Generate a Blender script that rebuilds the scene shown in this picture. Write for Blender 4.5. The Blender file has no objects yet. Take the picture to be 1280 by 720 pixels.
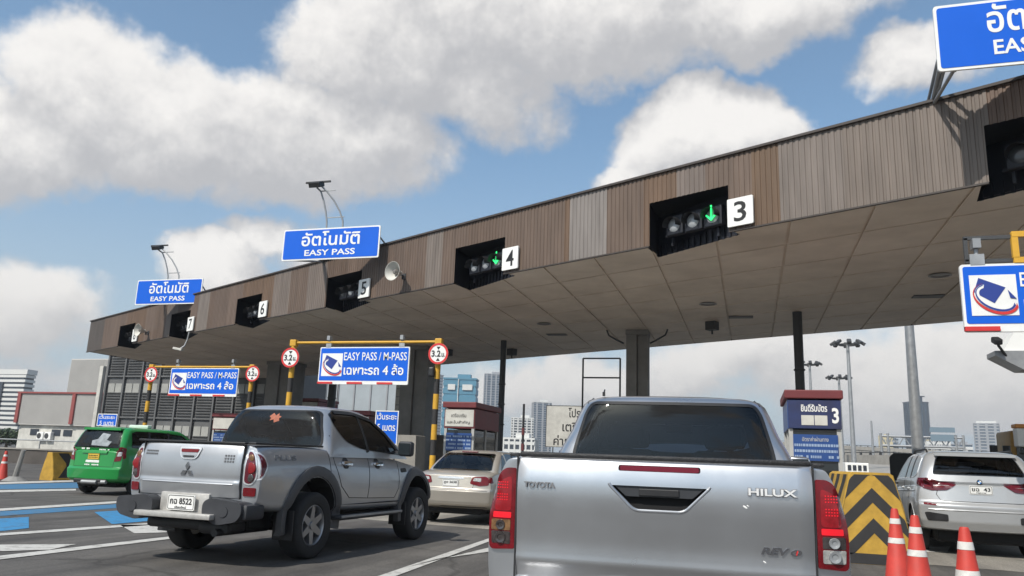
import bpy, bmesh, math, random
from mathutils import Vector, Matrix
from mathutils.bvhtree import BVHTree
from mathutils.geometry import delaunay_2d_cdt
rad = math.radians
random.seed(7)
scene = bpy.context.scene
col = scene.collection

# ------------------------------------------------------------------ camera
RX = Vector((0.9581, -0.0265, -0.2852)); RY = Vector((0.2841, 0.2145, 0.9345)); RZ = Vector((0.0364, -0.9764, 0.2130))
CAM = Vector((0, 0, 1.3)); FPX = 980.0
cam_data = bpy.data.cameras.new('camera'); cam = bpy.data.objects.new('camera', cam_data); col.objects.link(cam)
cam_data.sensor_width = 36.0; cam_data.lens = 36.0 * FPX / 1280.0
cam_data.clip_start = 0.05; cam_data.clip_end = 12000
rx = Vector((RX[0], RY[0], RZ[0])).normalized()
rd = Vector((RX[1], RY[1], RZ[1])); rf = Vector((RX[2], RY[2], RZ[2])).normalized()
ru = -(rd - rd.dot(rx) * rx).normalized()
M = Matrix((rx, ru, -rf)).transposed().to_4x4(); M.translation = CAM
cam.matrix_world = M
scene.camera = cam

def ray(px, py):
    d = Vector((px - 640.0, py - 360.0, FPX))
    return Vector((RX.dot(d), RY.dot(d), RZ.dot(d)))
def P(px, py, Y):
    d = ray(px, py); return CAM + d * (Y / d.y)
def G(px, py, z=0.0):
    d = ray(px, py); return CAM + d * ((z - CAM.z) / d.z)

# ------------------------------------------------------------------ sky, sun, exposure
SUN = Vector((-0.27, -0.62, 0.735)).normalized()
SUN_EL = math.asin(SUN.z); SUN_AZ = math.atan2(SUN.x, SUN.y)
sl = bpy.data.lights.new('sun', 'SUN'); sl.energy = 3.9; sl.angle = rad(0.53); sl.color = (1.0, 0.95, 0.87)
so = bpy.data.objects.new('sun', sl); col.objects.link(so)
so.rotation_euler = SUN.to_track_quat('Z', 'Y').to_euler(); so.location = (0, 0, 60)

world = bpy.data.worlds.new('World'); scene.world = world; world.use_nodes = True
nt = world.node_tree; N = nt.nodes; Lk = nt.links
N.clear()
def nd(t, **kw):
    n = N.new(t)
    for k, v in kw.items(): setattr(n, k, v)
    return n
def plug(sock, v):
    if isinstance(v, (int, float)): sock.default_value = v
    elif isinstance(v, (tuple, list, Vector)): sock.default_value = tuple(v)
    else: Lk.new(v, sock)
def math_(op, a, b=0.0, clamp=False):
    n = nd('ShaderNodeMath', operation=op, use_clamp=clamp); plug(n.inputs[0], a); plug(n.inputs[1], b); return n.outputs[0]
def vmath(op, a, b=(0, 0, 0), out=0):
    n = nd('ShaderNodeVectorMath', operation=op); plug(n.inputs[0], a); plug(n.inputs[1], b); return n.outputs[out]
def smooth(v, a, b, c=0.0, d=1.0):
    n = nd('ShaderNodeMapRange', interpolation_type='SMOOTHSTEP'); plug(n.inputs[0], v)
    for i, q in enumerate((a, b, c, d)): n.inputs[1 + i].default_value = q
    return n.outputs[0]
def noise(vec, scale, detail=6.0, rough=0.55, color=False):
    n = nd('ShaderNodeTexNoise'); plug(n.inputs['Vector'], vec); n.inputs['Scale'].default_value = scale
    n.inputs['Detail'].default_value = detail; n.inputs['Roughness'].default_value = rough
    return n.outputs['Color' if color else 0]
def mixc(f, a, b):
    n = nd('ShaderNodeMix', data_type='RGBA'); plug(n.inputs[0], f)
    for s, v in ((n.inputs[6], a), (n.inputs[7], b)):
        if isinstance(v, tuple): s.default_value = (*v, 1)
        else: Lk.new(v, s)
    return n.outputs[2]
skytex = nd('ShaderNodeTexSky', sky_type='NISHITA'); skytex.sun_disc = False
skytex.sun_elevation = SUN_EL; skytex.sun_rotation = SUN_AZ; skytex.dust_density = 1.6; skytex.air_density = 1.0; skytex.ozone_density = 1.4
tc = nd('ShaderNodeTexCoord'); D0 = tc.outputs['Generated']
warp = vmath('SCALE', vmath('SUBTRACT', noise(D0, 5.0, 5, .6, True), (0.5, 0.5, 0.5))); warp.node.inputs[3].default_value = 0.14
D = vmath('ADD', D0, warp)
# (centre pixel, radius x, radius y in pixels, tilt deg, weight)
BLOBS = [((190, 140), 190, 125, 0, 1.15), ((0, 165), 190, 95, 0, 1.05), ((360, 165), 240, 105, 0, 1.05), ((480, 50), 150, 140, 0, 1.15), ((700, 20), 260, 110, 0, 1.15),
         ((950, 10), 210, 80, 0, 1.0), ((600, 110), 150, 85, -20, .75),
         ((850, 165), 120, 70, 10, 1.3), ((930, 170), 110, 75, 0, 1.35), ((800, 215), 80, 40, 0, 1.1),
         ((1160, 85), 90, 55, 0, .85), ((270, 345), 75, 55, 0, 1.05), ((330, 300), 70, 40, 0, .75), ((420, 350), 110, 60, 0, .85), ((40, 400), 110, 95, 0, .85),
         ((700, 490), 260, 50, 0, .7), ((1180, 470), 300, 100, 0, .9), ((60, 500), 260, 50, 0, .6), ((900, 450), 160, 60, 0, .8)]
def density(Dv, base):
    tot = None
    for (c, rx_, ry_, tilt, w) in BLOBS:
        d = ray(*c).normalized()
        right = d.cross(Vector((0, 0, 1))).normalized(); up = right.cross(d).normalized()
        a = rad(tilt); r2 = right * math.cos(a) + up * math.sin(a); u2 = up * math.cos(a) - right * math.sin(a)
        k = ray(*c).length / FPX
        off = vmath('SUBTRACT', Dv, tuple(d))
        ex = vmath('DOT_PRODUCT', off, tuple(r2 * (FPX * k / rx_)), 1); ey = vmath('DOT_PRODUCT', off, tuple(u2 * (FPX * k / ry_)), 1)
        dist2 = math_('ADD', math_('MULTIPLY', ex, ex), math_('MULTIPLY', ey, ey))
        v = math_('MULTIPLY', math_('MAXIMUM', math_('SUBTRACT', 1.0, math_('MULTIPLY', dist2, 0.8)), 0.0), w)
        tot = v if tot is None else math_('MAXIMUM', tot, v)
    return math_('ADD', tot, base)
fb = noise(D0, 7.0, 9, .62); 
# loose cover everywhere else (behind the camera), thinner inside the view
dotf = vmath('DOT_PRODUCT', D0, tuple(rf), 1)
away = smooth(dotf, 0.75, 0.2)
cover = math_('MULTIPLY', smooth(noise(D0, 2.1, 5, .55), .42, .62), math_('MULTIPLY', away, .7))
base = math_('ADD', math_('MULTIPLY', math_('SUBTRACT', fb, 0.5), 1.35), cover)
den = density(D, base)
sunoff = vmath('ADD', D, tuple((Vector((-0.35, -0.1, 1.0)).normalized()) * 0.055))
fb2 = noise(vmath('ADD', D0, tuple((Vector((-0.35, -0.1, 1.0)).normalized()) * 0.035)), 7.0, 9, .62)
den2 = density(sunoff, math_('ADD', math_('MULTIPLY', math_('SUBTRACT', fb2, 0.5), 1.5), cover))
mask = smooth(den, 0.26, 0.66)
fb3 = noise(vmath('ADD', D0, tuple((Vector((-0.35, -0.1, 1.0)).normalized()) * 0.013)), 13.0, 7, .6); fb4 = noise(D0, 13.0, 7, .6)
billow = math_('MULTIPLY', math_('SUBTRACT', fb4, fb3), 1.0)
lit = smooth(math_('ADD', math_('SUBTRACT', den, math_('MULTIPLY', den2, 0.95)), billow), -0.32, 0.70)
shade = mixc(lit, (4.0, 4.0, 4.12), (7.4, 7.2, 6.95))
zc = vmath('DOT_PRODUCT', D0, (0, 0, 1), 1)
hz = smooth(zc, 0.02, 0.26)
shade = mixc(hz, mixc(.6, shade, (5.0, 4.75, 4.5)), shade)
nish = vmath('SCALE', skytex.outputs[0]); nish.node.inputs[3].default_value = 1.3
skyc = mixc(smooth(zc, -.08, .42), (3.6, 4.1, 4.6), mixc(.14, vmath('MULTIPLY', nish, (.86, 1.0, 1.0)), (2.0, 2.8, 3.6)))
final = mixc(math_('MULTIPLY', mask, 0.97), skyc, shade)
bg = nd('ShaderNodeBackground'); Lk.new(final, bg.inputs[0]); bg.inputs[1].default_value = 0.115
wo = nd('ShaderNodeOutputWorld'); Lk.new(bg.outputs[0], wo.inputs[0])

scene.view_settings.view_transform = 'Standard'; scene.view_settings.look = 'None'
scene.view_settings.exposure = 0.2; scene.view_settings.gamma = 1.0; scene.view_settings.use_curve_mapping = False

# ------------------------------------------------------------------ materials
MATS = {}
def mat(name, base, rough=0.6, metal=0.0, var=0.0, vscale=4.0, coat=0.0, bump=0.0, bscale=30.0, emit=None, estr=0.0, alpha=None, spec=0.5, var2=None):
    m = bpy.data.materials.new(name); m.use_nodes = True
    t = m.node_tree; b = t.nodes['Principled BSDF']
    b.inputs['Base Color'].default_value = (*base, 1); b.inputs['Roughness'].default_value = rough; b.inputs['Metallic'].default_value = metal
    b.inputs['Coat Weight'].default_value = coat; b.inputs['Coat Roughness'].default_value = 0.04; b.inputs['Specular IOR Level'].default_value = spec
    o = t.nodes.new('ShaderNodeTexCoord')
    if var > 0:
        n = t.nodes.new('ShaderNodeTexNoise'); n.inputs['Scale'].default_value = vscale; n.inputs['Detail'].default_value = 6; n.inputs['Roughness'].default_value = .65
        t.links.new(o.outputs['Object'], n.inputs['Vector'])
        r = t.nodes.new('ShaderNodeValToRGB'); r.color_ramp.elements[0].position = .3; r.color_ramp.elements[1].position = .72
        dark = var2 if var2 else tuple(c * (1 - var) for c in base); lite = tuple(min(1, c * (1 + var * .6)) for c in base)
        r.color_ramp.elements[0].color = (*dark, 1); r.color_ramp.elements[1].color = (*lite, 1)
        t.links.new(n.outputs[0], r.inputs[0]); t.links.new(r.outputs[0], b.inputs['Base Color'])
        mr = t.nodes.new('ShaderNodeMapRange'); mr.inputs[3].default_value = max(0.02, rough - .08); mr.inputs[4].default_value = min(1, rough + .1)
        t.links.new(n.outputs[0], mr.inputs[0]); t.links.new(mr.outputs[0], b.inputs['Roughness'])
    if bump > 0:
        n2 = t.nodes.new('ShaderNodeTexNoise'); n2.inputs['Scale'].default_value = bscale; n2.inputs['Detail'].default_value = 4
        t.links.new(o.outputs['Object'], n2.inputs['Vector'])
        bp = t.nodes.new('ShaderNodeBump'); bp.inputs['Strength'].default_value = bump; bp.inputs['Distance'].default_value = .01
        t.links.new(n2.outputs[0], bp.inputs['Height']); t.links.new(bp.outputs[0], b.inputs['Normal'])
    if emit:
        b.inputs['Emission Color'].default_value = (*emit, 1); b.inputs['Emission Strength'].default_value = estr
    MATS[name] = m; return m
def paint(name, base, metal, rough, dirt=0.06):
    m = mat(name, base, rough, metal, var=dirt, vscale=1.7, coat=0.8); return m
silver = paint('silver_paint', (0.53, 0.54, 0.56), 0.9, 0.29)
silver2 = paint('silver_paint_dusty', (0.46, 0.475, 0.50), 0.72, 0.35, .08)
suvpaint = paint('suv_paint', (0.47, 0.48, 0.49), 0.45, 0.34)
beige = paint('champagne_paint', (0.53, 0.49, 0.43), 0.55, 0.36)
green = paint('taxi_green_paint', (0.008, 0.24, 0.045), 0.0, 0.3)
def glass_mat(name, tint, refl=1.0):
    m = bpy.data.materials.new(name); m.use_nodes = True; t = m.node_tree; t.nodes.clear()
    o = t.nodes.new('ShaderNodeOutputMaterial'); mx = t.nodes.new('ShaderNodeMixShader'); tr = t.nodes.new('ShaderNodeBsdfTransparent'); gl = t.nodes.new('ShaderNodeBsdfGlossy'); fr = t.nodes.new('ShaderNodeFresnel')
    fr.inputs[0].default_value = 1.52; tr.inputs[0].default_value = (*tint, 1); gl.inputs['Roughness'].default_value = 0.02; gl.inputs[0].default_value = (refl, refl, refl, 1)
    t.links.new(fr.outputs[0], mx.inputs[0]); t.links.new(tr.outputs[0], mx.inputs[1]); t.links.new(gl.outputs[0], mx.inputs[2]); t.links.new(mx.outputs[0], o.inputs[0]); MATS[name] = m; return m
glass = glass_mat('tinted_glass', (.25, .265, .29)); glass2 = glass_mat('smoked_glass', (.36, .39, .39)); clearglass = glass_mat('clear_glass', (.62, .66, .66))
boothglass = mat('booth_glass', (0.02, 0.026, 0.03), 0.05, spec=.6)
headliner = mat('cabin_lining', (.07, .07, .072), .9); seatcloth = mat('seat_cloth', (.035, .035, .04), .9, var=.3)
black = mat('black_plastic', (0.018, 0.018, 0.02), 0.5, var=.3, vscale=9)
dgrey = mat('grey_plastic', (0.034, 0.036, 0.042), 0.55, var=.25, vscale=6, bump=.15, bscale=220)
flaregrey = mat('flare_grey', (0.075, 0.077, 0.083), .5, var=.2, vscale=5)
darkwell = mat('wheel_well', (0.01, 0.01, 0.011), 0.9)
rubber = mat('tyre_rubber', (0.022, 0.022, 0.023), 0.8, var=.25, vscale=10, bump=.3, bscale=60)
alloy = mat('alloy', (0.34, 0.345, 0.36), 0.35, .8, var=.15)
chrome = mat('chrome', (0.72, 0.73, 0.75), 0.25, .55)
redlens = mat('red_lens', (0.15, 0.004, 0.009), 0.15, coat=.3, var=.35, vscale=22)
darkred = mat('dark_red_lens', (0.10, 0.008, 0.018), 0.2, coat=.5)
redlit = mat('brake_light_lit', (0.6, 0.01, 0.02), 0.2, emit=(1, .015, .03), estr=.26, coat=.2)
redlit2 = mat('brake_reflector_glow', (0.20, 0.005, 0.010), 0.2, emit=(1, .01, .025), estr=.07, coat=.35, var=.4, vscale=30)
clear = mat('clear_lens', (0.55, 0.55, 0.53), 0.12, .35, coat=1.0, var=.5, vscale=30)
amber = mat('amber_lens', (0.22, 0.115, 0.05), 0.15, .2, coat=1.0, var=.6, vscale=35)
smoke = mat('smoked_lens', (0.06, 0.05, 0.05), 0.1, .2, coat=1, var=.6, vscale=40)
plate_w = mat('plate_white', (0.72, 0.72, 0.70), 0.45, var=.08)
plate_y = mat('plate_yellow', (0.75, 0.50, 0.06), 0.45, var=.1)
ink = mat('black_ink', (0.015, 0.015, 0.017), 0.6)
white = mat('white_paint', (0.78, 0.78, 0.76), 0.5, var=.08, vscale=2)
offwhite = mat('weathered_white', (0.54, 0.53, 0.49), 0.65, var=.25, vscale=1.5)
blue = mat('sign_blue', (0.008, 0.115, 0.62), 0.5, var=.06, vscale=1.2, spec=.2)
bluedk = mat('panel_blue', (0.018, 0.062, 0.22), 0.4, var=.1, vscale=2)
navy = mat('logo_navy', (0.02, 0.045, 0.25), 0.45)
signred = mat('sign_red', (0.58, 0.03, 0.03), 0.5, var=.1)
yellow = mat('safety_yellow', (0.60, 0.33, 0.028), 0.55, var=.18, vscale=3)
yelldirty = mat('barrier_yellow', (0.48, 0.285, 0.04), 0.75, var=.35, vscale=3.5)
tarblack = mat('barrier_black', (0.028, 0.027, 0.028), 0.75, var=.3, vscale=4)
orange = mat('cone_orange', (0.50, 0.043, 0.03), 0.6, var=.2, vscale=6)
reflect = mat('reflective_band', (0.68, 0.66, 0.63), 0.4, var=.2, vscale=14)
steel = mat('painted_steel_dark', (0.05, 0.052, 0.055), 0.5, var=.25, vscale=2)
galv = mat('galvanised_steel', (0.36, 0.37, 0.38), 0.45, .55, var=.2, vscale=5)
recess = mat('recess_black', (0.009, 0.011, 0.019), 0.55, var=.3, vscale=3)
concrete = mat('concrete', (0.30, 0.285, 0.26), 0.85, var=.22, vscale=1.3, bump=.3, bscale=25)
concdark = mat('concrete_column', (0.24, 0.235, 0.225), 0.85, var=.25, vscale=1.1, bump=.3, bscale=22)
boothred = mat('booth_red', (0.15, 0.026, 0.03), 0.55, var=.2, vscale=2)
boothgrey = mat('booth_grey', (0.40, 0.40, 0.39), 0.6, var=.18, vscale=2)
lampgrey = mat('signal_lens_off', (0.34, 0.36, 0.38), 0.25, coat=.6)
greenlit = mat('signal_green', (0.02, 0.6, 0.12), 0.3, emit=(0.03, 1.0, 0.22), estr=1.3)

def surf_nodes(m): return m.node_tree, m.node_tree.nodes['Principled BSDF']
# asphalt
def ground_mat(name, c1, c2, c3, joint=None):
    m = bpy.data.materials.new(name); m.use_nodes = True; t, b = surf_nodes(m)
    o = t.nodes.new('ShaderNodeTexCoord')
    def nz(s, d=6, r=.6, vec=None):
        n = t.nodes.new('ShaderNodeTexNoise'); n.inputs['Scale'].default_value = s; n.inputs['Detail'].default_value = d; n.inputs['Roughness'].default_value = r
        t.links.new(vec or o.outputs['Object'], n.inputs['Vector']); return n.outputs[0]
    mp = t.nodes.new('ShaderNodeMapping'); mp.inputs['Scale'].default_value = (1.6, .09, 1); t.links.new(o.outputs['Object'], mp.inputs[0])
    def ramp(v, a, b_, p0=.3, p1=.7):
        r = t.nodes.new('ShaderNodeValToRGB'); r.color_ramp.elements[0].position = p0; r.color_ramp.elements[1].position = p1
        r.color_ramp.elements[0].color = (*a, 1); r.color_ramp.elements[1].color = (*b_, 1); t.links.new(v, r.inputs[0]); return r.outputs[0]
    def mx(f, a, b_, mode='MIX'):
        n = t.nodes.new('ShaderNodeMix'); n.data_type = 'RGBA'; n.blend_type = mode
        if isinstance(f, float): n.inputs[0].default_value = f
        else: t.links.new(f, n.inputs[0])
        t.links.new(a, n.inputs[6]); t.links.new(b_, n.inputs[7]); return n.outputs[2]
    big = ramp(nz(.35, 6), c1, c2, .35, .65)
    lanes = ramp(nz(.9, 5, .6, mp.outputs[0]), (.55, .55, .56), (1.1, 1.09, 1.07), .35, .62)
    c = mx(.95, big, lanes, 'MULTIPLY')
    grain = ramp(nz(70, 3, .7), (.6, .6, .6), (1.35, 1.35, 1.33), .35, .68)
    c = mx(.8, c, grain, 'MULTIPLY')
    c = mx(.45, c, ramp(nz(24, 4, .75), (.6, .6, .6), (1.3, 1.3, 1.28), .38, .62), 'MULTIPLY')
    spots = ramp(nz(2.3, 4, .5), (.62, .61, .6), (1, 1, 1), .30, .40)
    c = mx(.6, c, spots, 'MULTIPLY')
    if name == 'asphalt':
        wv = t.nodes.new('ShaderNodeVectorMath'); wv.operation = 'MULTIPLY_ADD'
        nn = t.nodes.new('ShaderNodeTexNoise'); nn.inputs['Scale'].default_value = 1.2; nn.inputs['Detail'].default_value = 5; t.links.new(o.outputs['Object'], nn.inputs['Vector'])
        t.links.new(nn.outputs['Color'], wv.inputs[0]); wv.inputs[1].default_value = (1.1, 1.1, 0); t.links.new(o.outputs['Object'], wv.inputs[2])
        vo = t.nodes.new('ShaderNodeTexVoronoi'); vo.feature = 'DISTANCE_TO_EDGE'; vo.inputs['Scale'].default_value = .22; t.links.new(wv.outputs[0], vo.inputs['Vector'])
        c = mx(.55, c, ramp(vo.outputs['Distance'], (.40, .39, .38), (1, 1, 1), .003, .011), 'MULTIPLY')
        c = mx(.5, c, ramp(nz(.55, 3, .5), (.72, .71, .70), (1.1, 1.1, 1.1), .42, .5), 'MULTIPLY')
    t.links.new(c, b.inputs['Base Color']); b.inputs['Roughness'].default_value = .82; b.inputs['Specular IOR Level'].default_value = .35
    bp = t.nodes.new('ShaderNodeBump'); bp.inputs['Strength'].default_value = .35; bp.inputs['Distance'].default_value = .01
    t.links.new(nz(90, 3, .7), bp.inputs['Height']); t.links.new(bp.outputs[0], b.inputs['Normal'])
    MATS[name] = m; return m
asphalt = ground_mat('asphalt', (.094, .089, .085), (.132, .124, .117), None)
apron = ground_mat('apron_concrete', (.27, .25, .225), (.34, .32, .285), None)
def worn_paint(name, base, under):
    m = bpy.data.materials.new(name); m.use_nodes = True; t, b = surf_nodes(m)
    o = t.nodes.new('ShaderNodeTexCoord'); n = t.nodes.new('ShaderNodeTexNoise'); n.inputs['Scale'].default_value = 5; n.inputs['Detail'].default_value = 9; n.inputs['Roughness'].default_value = .75
    t.links.new(o.outputs['Object'], n.inputs['Vector'])
    r = t.nodes.new('ShaderNodeValToRGB'); r.color_ramp.elements[0].position = .38; r.color_ramp.elements[1].position = .50
    r.color_ramp.elements[0].color = (*under, 1); r.color_ramp.elements[1].color = (*base, 1)
    t.links.new(n.outputs[0], r.inputs[0]); t.links.new(r.outputs[0], b.inputs['Base Color']); b.inputs['Roughness'].default_value = .7
    MATS[name] = m; return m
roadwhite = worn_paint('road_paint_white', (.50, .49, .46), (.30, .29, .27))
roadblue = worn_paint('road_paint_blue', (.03, .21, .43), (.05, .13, .22))
roadblue2 = worn_paint('road_paint_blue_worn', (.035, .155, .30), (.09, .13, .17))

# fascia: per-sheet tones along the corrugated cladding
def fascia_mat():
    m = bpy.data.materials.new('corrugated_cladding'); m.use_nodes = True; t, b = surf_nodes(m)
    o = t.nodes.new('ShaderNodeTexCoord'); sep = t.nodes.new('ShaderNodeSeparateXYZ'); t.links.new(o.outputs['Object'], sep.inputs[0])
    def mt(op, a, bb):
        n = t.nodes.new('ShaderNodeMath'); n.operation = op
        for i, v in enumerate((a, bb)):
            if isinstance(v, (int, float)): n.inputs[i].default_value = v
            else: t.links.new(v, n.inputs[i])
        return n.outputs[0]
    cell = mt('FLOOR', mt('DIVIDE', sep.outputs[0], 1.15), 0)
    wn = t.nodes.new('ShaderNodeTexWhiteNoise'); wn.noise_dimensions = '1D'; t.links.new(cell, wn.inputs['W'])
    r = t.nodes.new('ShaderNodeValToRGB'); e = r.color_ramp; e.interpolation = 'CONSTANT'
    cols = [(0, (.165, .120, .094)), (.25, (.185, .135, .107)), (.5, (.152, .107, .081)), (.60, (.178, .128, .100)), (.70, (.172, .112, .074)), (.84, (.215, .18, .16)), (.94, (.265, .24, .23))]
    e.elements[0].position = 0; e.elements[0].color = (*cols[0][1], 1); e.elements[1].position = cols[1][0]; e.elements[1].color = (*cols[1][1], 1)
    for p, c in cols[2:]:
        q = e.elements.new(p); q.color = (*c, 1)
    t.links.new(wn.outputs['Value'], r.inputs[0])
    cur = r.outputs[0]     # sheets that were replaced over the years: (from, to, colour) along the canopy edge
    for a_, b_, cc in ((-4.55, -3.42, (.265, .245, .235)), (-9.9, -9.2, (.225, .195, .175)), (-1.55, -.85, (.215, .18, .162)), (.20, .78, (.162, .105, .066)), (.78, 2.02, (.22, .19, .172)), (2.02, 4.4, (.205, .172, .15)), (4.4, 16, (.172, .115, .085)), (-24.6, -23.6, (.235, .205, .185)), (-12.2, -10.9, (.15, .11, .088)), (-40, -35.3, (.115, .10, .092))):
        f_ = mt('MULTIPLY', mt('GREATER_THAN', sep.outputs[0], a_ - 16.0), mt('LESS_THAN', sep.outputs[0], b_ - 16.0))
        pm = t.nodes.new('ShaderNodeMix'); pm.data_type = 'RGBA'; t.links.new(f_, pm.inputs[0]); t.links.new(cur, pm.inputs[6]); pm.inputs[7].default_value = (*cc, 1); cur = pm.outputs[2]
    mp = t.nodes.new('ShaderNodeMapping'); mp.inputs['Scale'].default_value = (4, 1, .5); t.links.new(o.outputs['Object'], mp.inputs[0])
    n = t.nodes.new('ShaderNodeTexNoise'); n.inputs['Scale'].default_value = 1.3; n.inputs['Detail'].default_value = 6; t.links.new(mp.outputs[0], n.inputs['Vector'])
    r2 = t.nodes.new('ShaderNodeValToRGB'); r2.color_ramp.elements[0].color = (.60, .575, .55, 1); r2.color_ramp.elements[1].color = (.90, .87, .84, 1)
    r2.color_ramp.elements[0].position = .3; r2.color_ramp.elements[1].position = .72
    t.links.new(n.outputs[0], r2.inputs[0])
    x = t.nodes.new('ShaderNodeMix'); x.data_type = 'RGBA'; x.blend_type = 'MULTIPLY'; x.inputs[0].default_value = 1
    t.links.new(pm.outputs[2], x.inputs[6]); t.links.new(r2.outputs[0], x.inputs[7]); t.links.new(x.outputs[2], b.inputs['Base Color'])
    b.inputs['Roughness'].default_value = .55; return m
cladding = fascia_mat()
soffit_m = mat('soffit_panel', (0.74, 0.645, 0.55), 0.65, var=.12, vscale=.55, var2=(.57, .485, .405))
soffit_gap = mat('soffit_joint', (0.018, 0.015, 0.013), 0.9)

# ------------------------------------------------------------------ object helpers
def tag(o, label=None, cat=None, group=None, kind=None):
    if label: o['label'] = label
    if cat: o['category'] = cat
    if group: o['group'] = group
    if kind: o['kind'] = kind
    return o
def thing(name, label, cat, loc=(0, 0, 0), rotz=0.0, group=None):
    o = bpy.data.objects.new(name, None); col.objects.link(o); o.location = loc; o.rotation_euler = (0, 0, rotz)
    o.empty_display_size = .2
    return tag(o, label, cat, group)
def link(name, me, m, parent=None, loc=(0, 0, 0), rot=(0, 0, 0)):
    o = bpy.data.objects.new(name, me); col.objects.link(o)
    if m is not None:
        ms = list(m) if isinstance(m, (list, tuple)) else [m]
        if list(me.materials) != ms:            # clearing would reset the faces' material slots
            me.materials.clear()
            for q in ms: me.materials.append(q)
    o.location = loc; o.rotation_euler = rot
    if parent is not None: o.parent = parent
    return o
def finish(bm, name, m, parent=None, loc=(0, 0, 0), rot=(0, 0, 0), smooth_=False, ang=35):
    me = bpy.data.meshes.new(name); bmesh.ops.recalc_face_normals(bm, faces=bm.faces[:]); bm.to_mesh(me); bm.free()
    if smooth_:
        me.shade_smooth(); me.set_sharp_from_angle(angle=rad(ang))
    return link(name, me, m, parent, loc, rot)
def box(bm, c, s, rz=0.0, mi=0, bev=0.0, rot=None):
    mtx = Matrix.Translation(c) @ (rot.to_4x4() if rot else Matrix.Rotation(rz, 4, 'Z')) @ Matrix.Diagonal((s[0], s[1], s[2], 1))
    r = bmesh.ops.create_cube(bm, size=1.0, matrix=mtx)
    fs = set(f for v in r['verts'] for f in v.link_faces)
    for f in fs: f.material_index = mi
    if bev > 0:
        es = list(set(e for v in r['verts'] for e in v.link_edges))
        g = bmesh.ops.bevel(bm, geom=es, offset=bev, segments=2, affect='EDGES', profile=.5)
        for f in g['faces']: f.material_index = mi
    return r
def cyl(bm, a, b, r1, r2=None, seg=16, mi=0, caps=True):
    a = Vector(a); b = Vector(b); d = b - a; r2 = r1 if r2 is None else r2
    q = d.to_track_quat('Z', 'Y').to_matrix().to_4x4(); q.translation = (a + b) / 2
    r = bmesh.ops.create_cone(bm, cap_ends=caps, segments=seg, radius1=r1, radius2=r2, depth=d.length, matrix=q)
    for f in set(f for v in r['verts'] for f in v.link_faces): f.material_index = mi
    return r
def tube(bm, pts, r, seg=8, mi=0):
    for a, b in zip(pts, pts[1:]): cyl(bm, a, b, r, seg=seg, mi=mi)
    for p in pts[1:-1]: bmesh.ops.create_icosphere(bm, subdivisions=1, radius=r, matrix=Matrix.Translation(p))
def lathe(bm, prof, axis='Z', seg=24, M0=None, mi=0, closed=False):
    rings = []
    for k in range(seg):
        a = 2 * math.pi * k / seg; ring = []
        for (r, h) in prof:
            v = Vector((r * math.cos(a), r * math.sin(a), h)) if axis == 'Z' else Vector((h, r * math.cos(a), r * math.sin(a)))
            if M0: v = M0 @ v
            ring.append(bm.verts.new(v))
        rings.append(ring)
    n = len(prof)
    for k in range(seg):
        A, B = rings[k], rings[(k + 1) % seg]
        for i in range(n - 1 if not closed else n):
            j = (i + 1) % n
            f = bm.faces.new((A[i], A[j], B[j], B[i])); f.material_index = mi
    bmesh.ops.remove_doubles(bm, verts=[v for r_ in rings for v in r_], dist=1e-6)
def prism(bm, pts, z0, z1, mi=0):
    lo = [bm.verts.new((p[0], p[1], z0)) for p in pts]; hi = [bm.verts.new((p[0], p[1], z1)) for p in pts]
    n = len(pts); fs = [bm.faces.new(lo[::-1]), bm.faces.new(hi)]
    for i in range(n): fs.append(bm.faces.new((lo[i], lo[(i + 1) % n], hi[(i + 1) % n], hi[i])))
    for f in fs: f.material_index = mi
def slab_xz(bm, pts, y0, y1, mi=0):
    a = [bm.verts.new((p[0], y0, p[1])) for p in pts]; b = [bm.verts.new((p[0], y1, p[1])) for p in pts]
    n = len(pts); fs = [bm.faces.new(a), bm.faces.new(b[::-1])]
    for i in range(n): fs.append(bm.faces.new((a[i], b[i], b[(i + 1) % n], a[(i + 1) % n])))
    for f in fs: f.material_index = mi
def quad(bm, pts, mi=0):
    f = bm.faces.new([bm.verts.new(p) for p in pts]); f.material_index = mi; return f
def rnd(pts, r, n=5):
    out = []; m = len(pts)
    rr = r if isinstance(r, (list, tuple)) else [r] * m
    for i in range(m):
        p = Vector(pts[i]); a = Vector(pts[i - 1]) - p; b = Vector(pts[(i + 1) % m]) - p
        q = min(rr[i], a.length * .49, b.length * .49)
        if q <= 1e-5: out.append(tuple(p)); continue
        s = p + a.normalized() * q; e = p + b.normalized() * q
        for k in range(n + 1):
            t = k / n; out.append(tuple(s * (1 - t) ** 2 + p * 2 * t * (1 - t) + e * t * t))
    return out
def mirror(pts): return [(-p[0], p[1]) for p in pts][::-1]
def eval_mesh(o):
    dg = bpy.context.evaluated_depsgraph_get(); dg.update()
    return bpy.data.meshes.new_from_object(o.evaluated_get(dg), preserve_all_data_layers=True, depsgraph=dg)
def drop(o):
    me = o.data; bpy.data.objects.remove(o)
    if me and me.users == 0: bpy.data.meshes.remove(me)
def bool_diff(me, mats, cutter_bm, cut_mat):
    a = link('tmp_a', me, mats)
    cme = bpy.data.meshes.new('tmp_c'); bmesh.ops.recalc_face_normals(cutter_bm, faces=cutter_bm.faces[:]); cutter_bm.to_mesh(cme); cutter_bm.free()
    c = link('tmp_c', cme, cut_mat)
    md = a.modifiers.new('b', 'BOOLEAN'); md.operation = 'DIFFERENCE'; md.object = c; md.solver = 'EXACT'; md.material_mode = 'TRANSFER'
    out = eval_mesh(a); drop(a); drop(c); return out
TXT = {}
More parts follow.
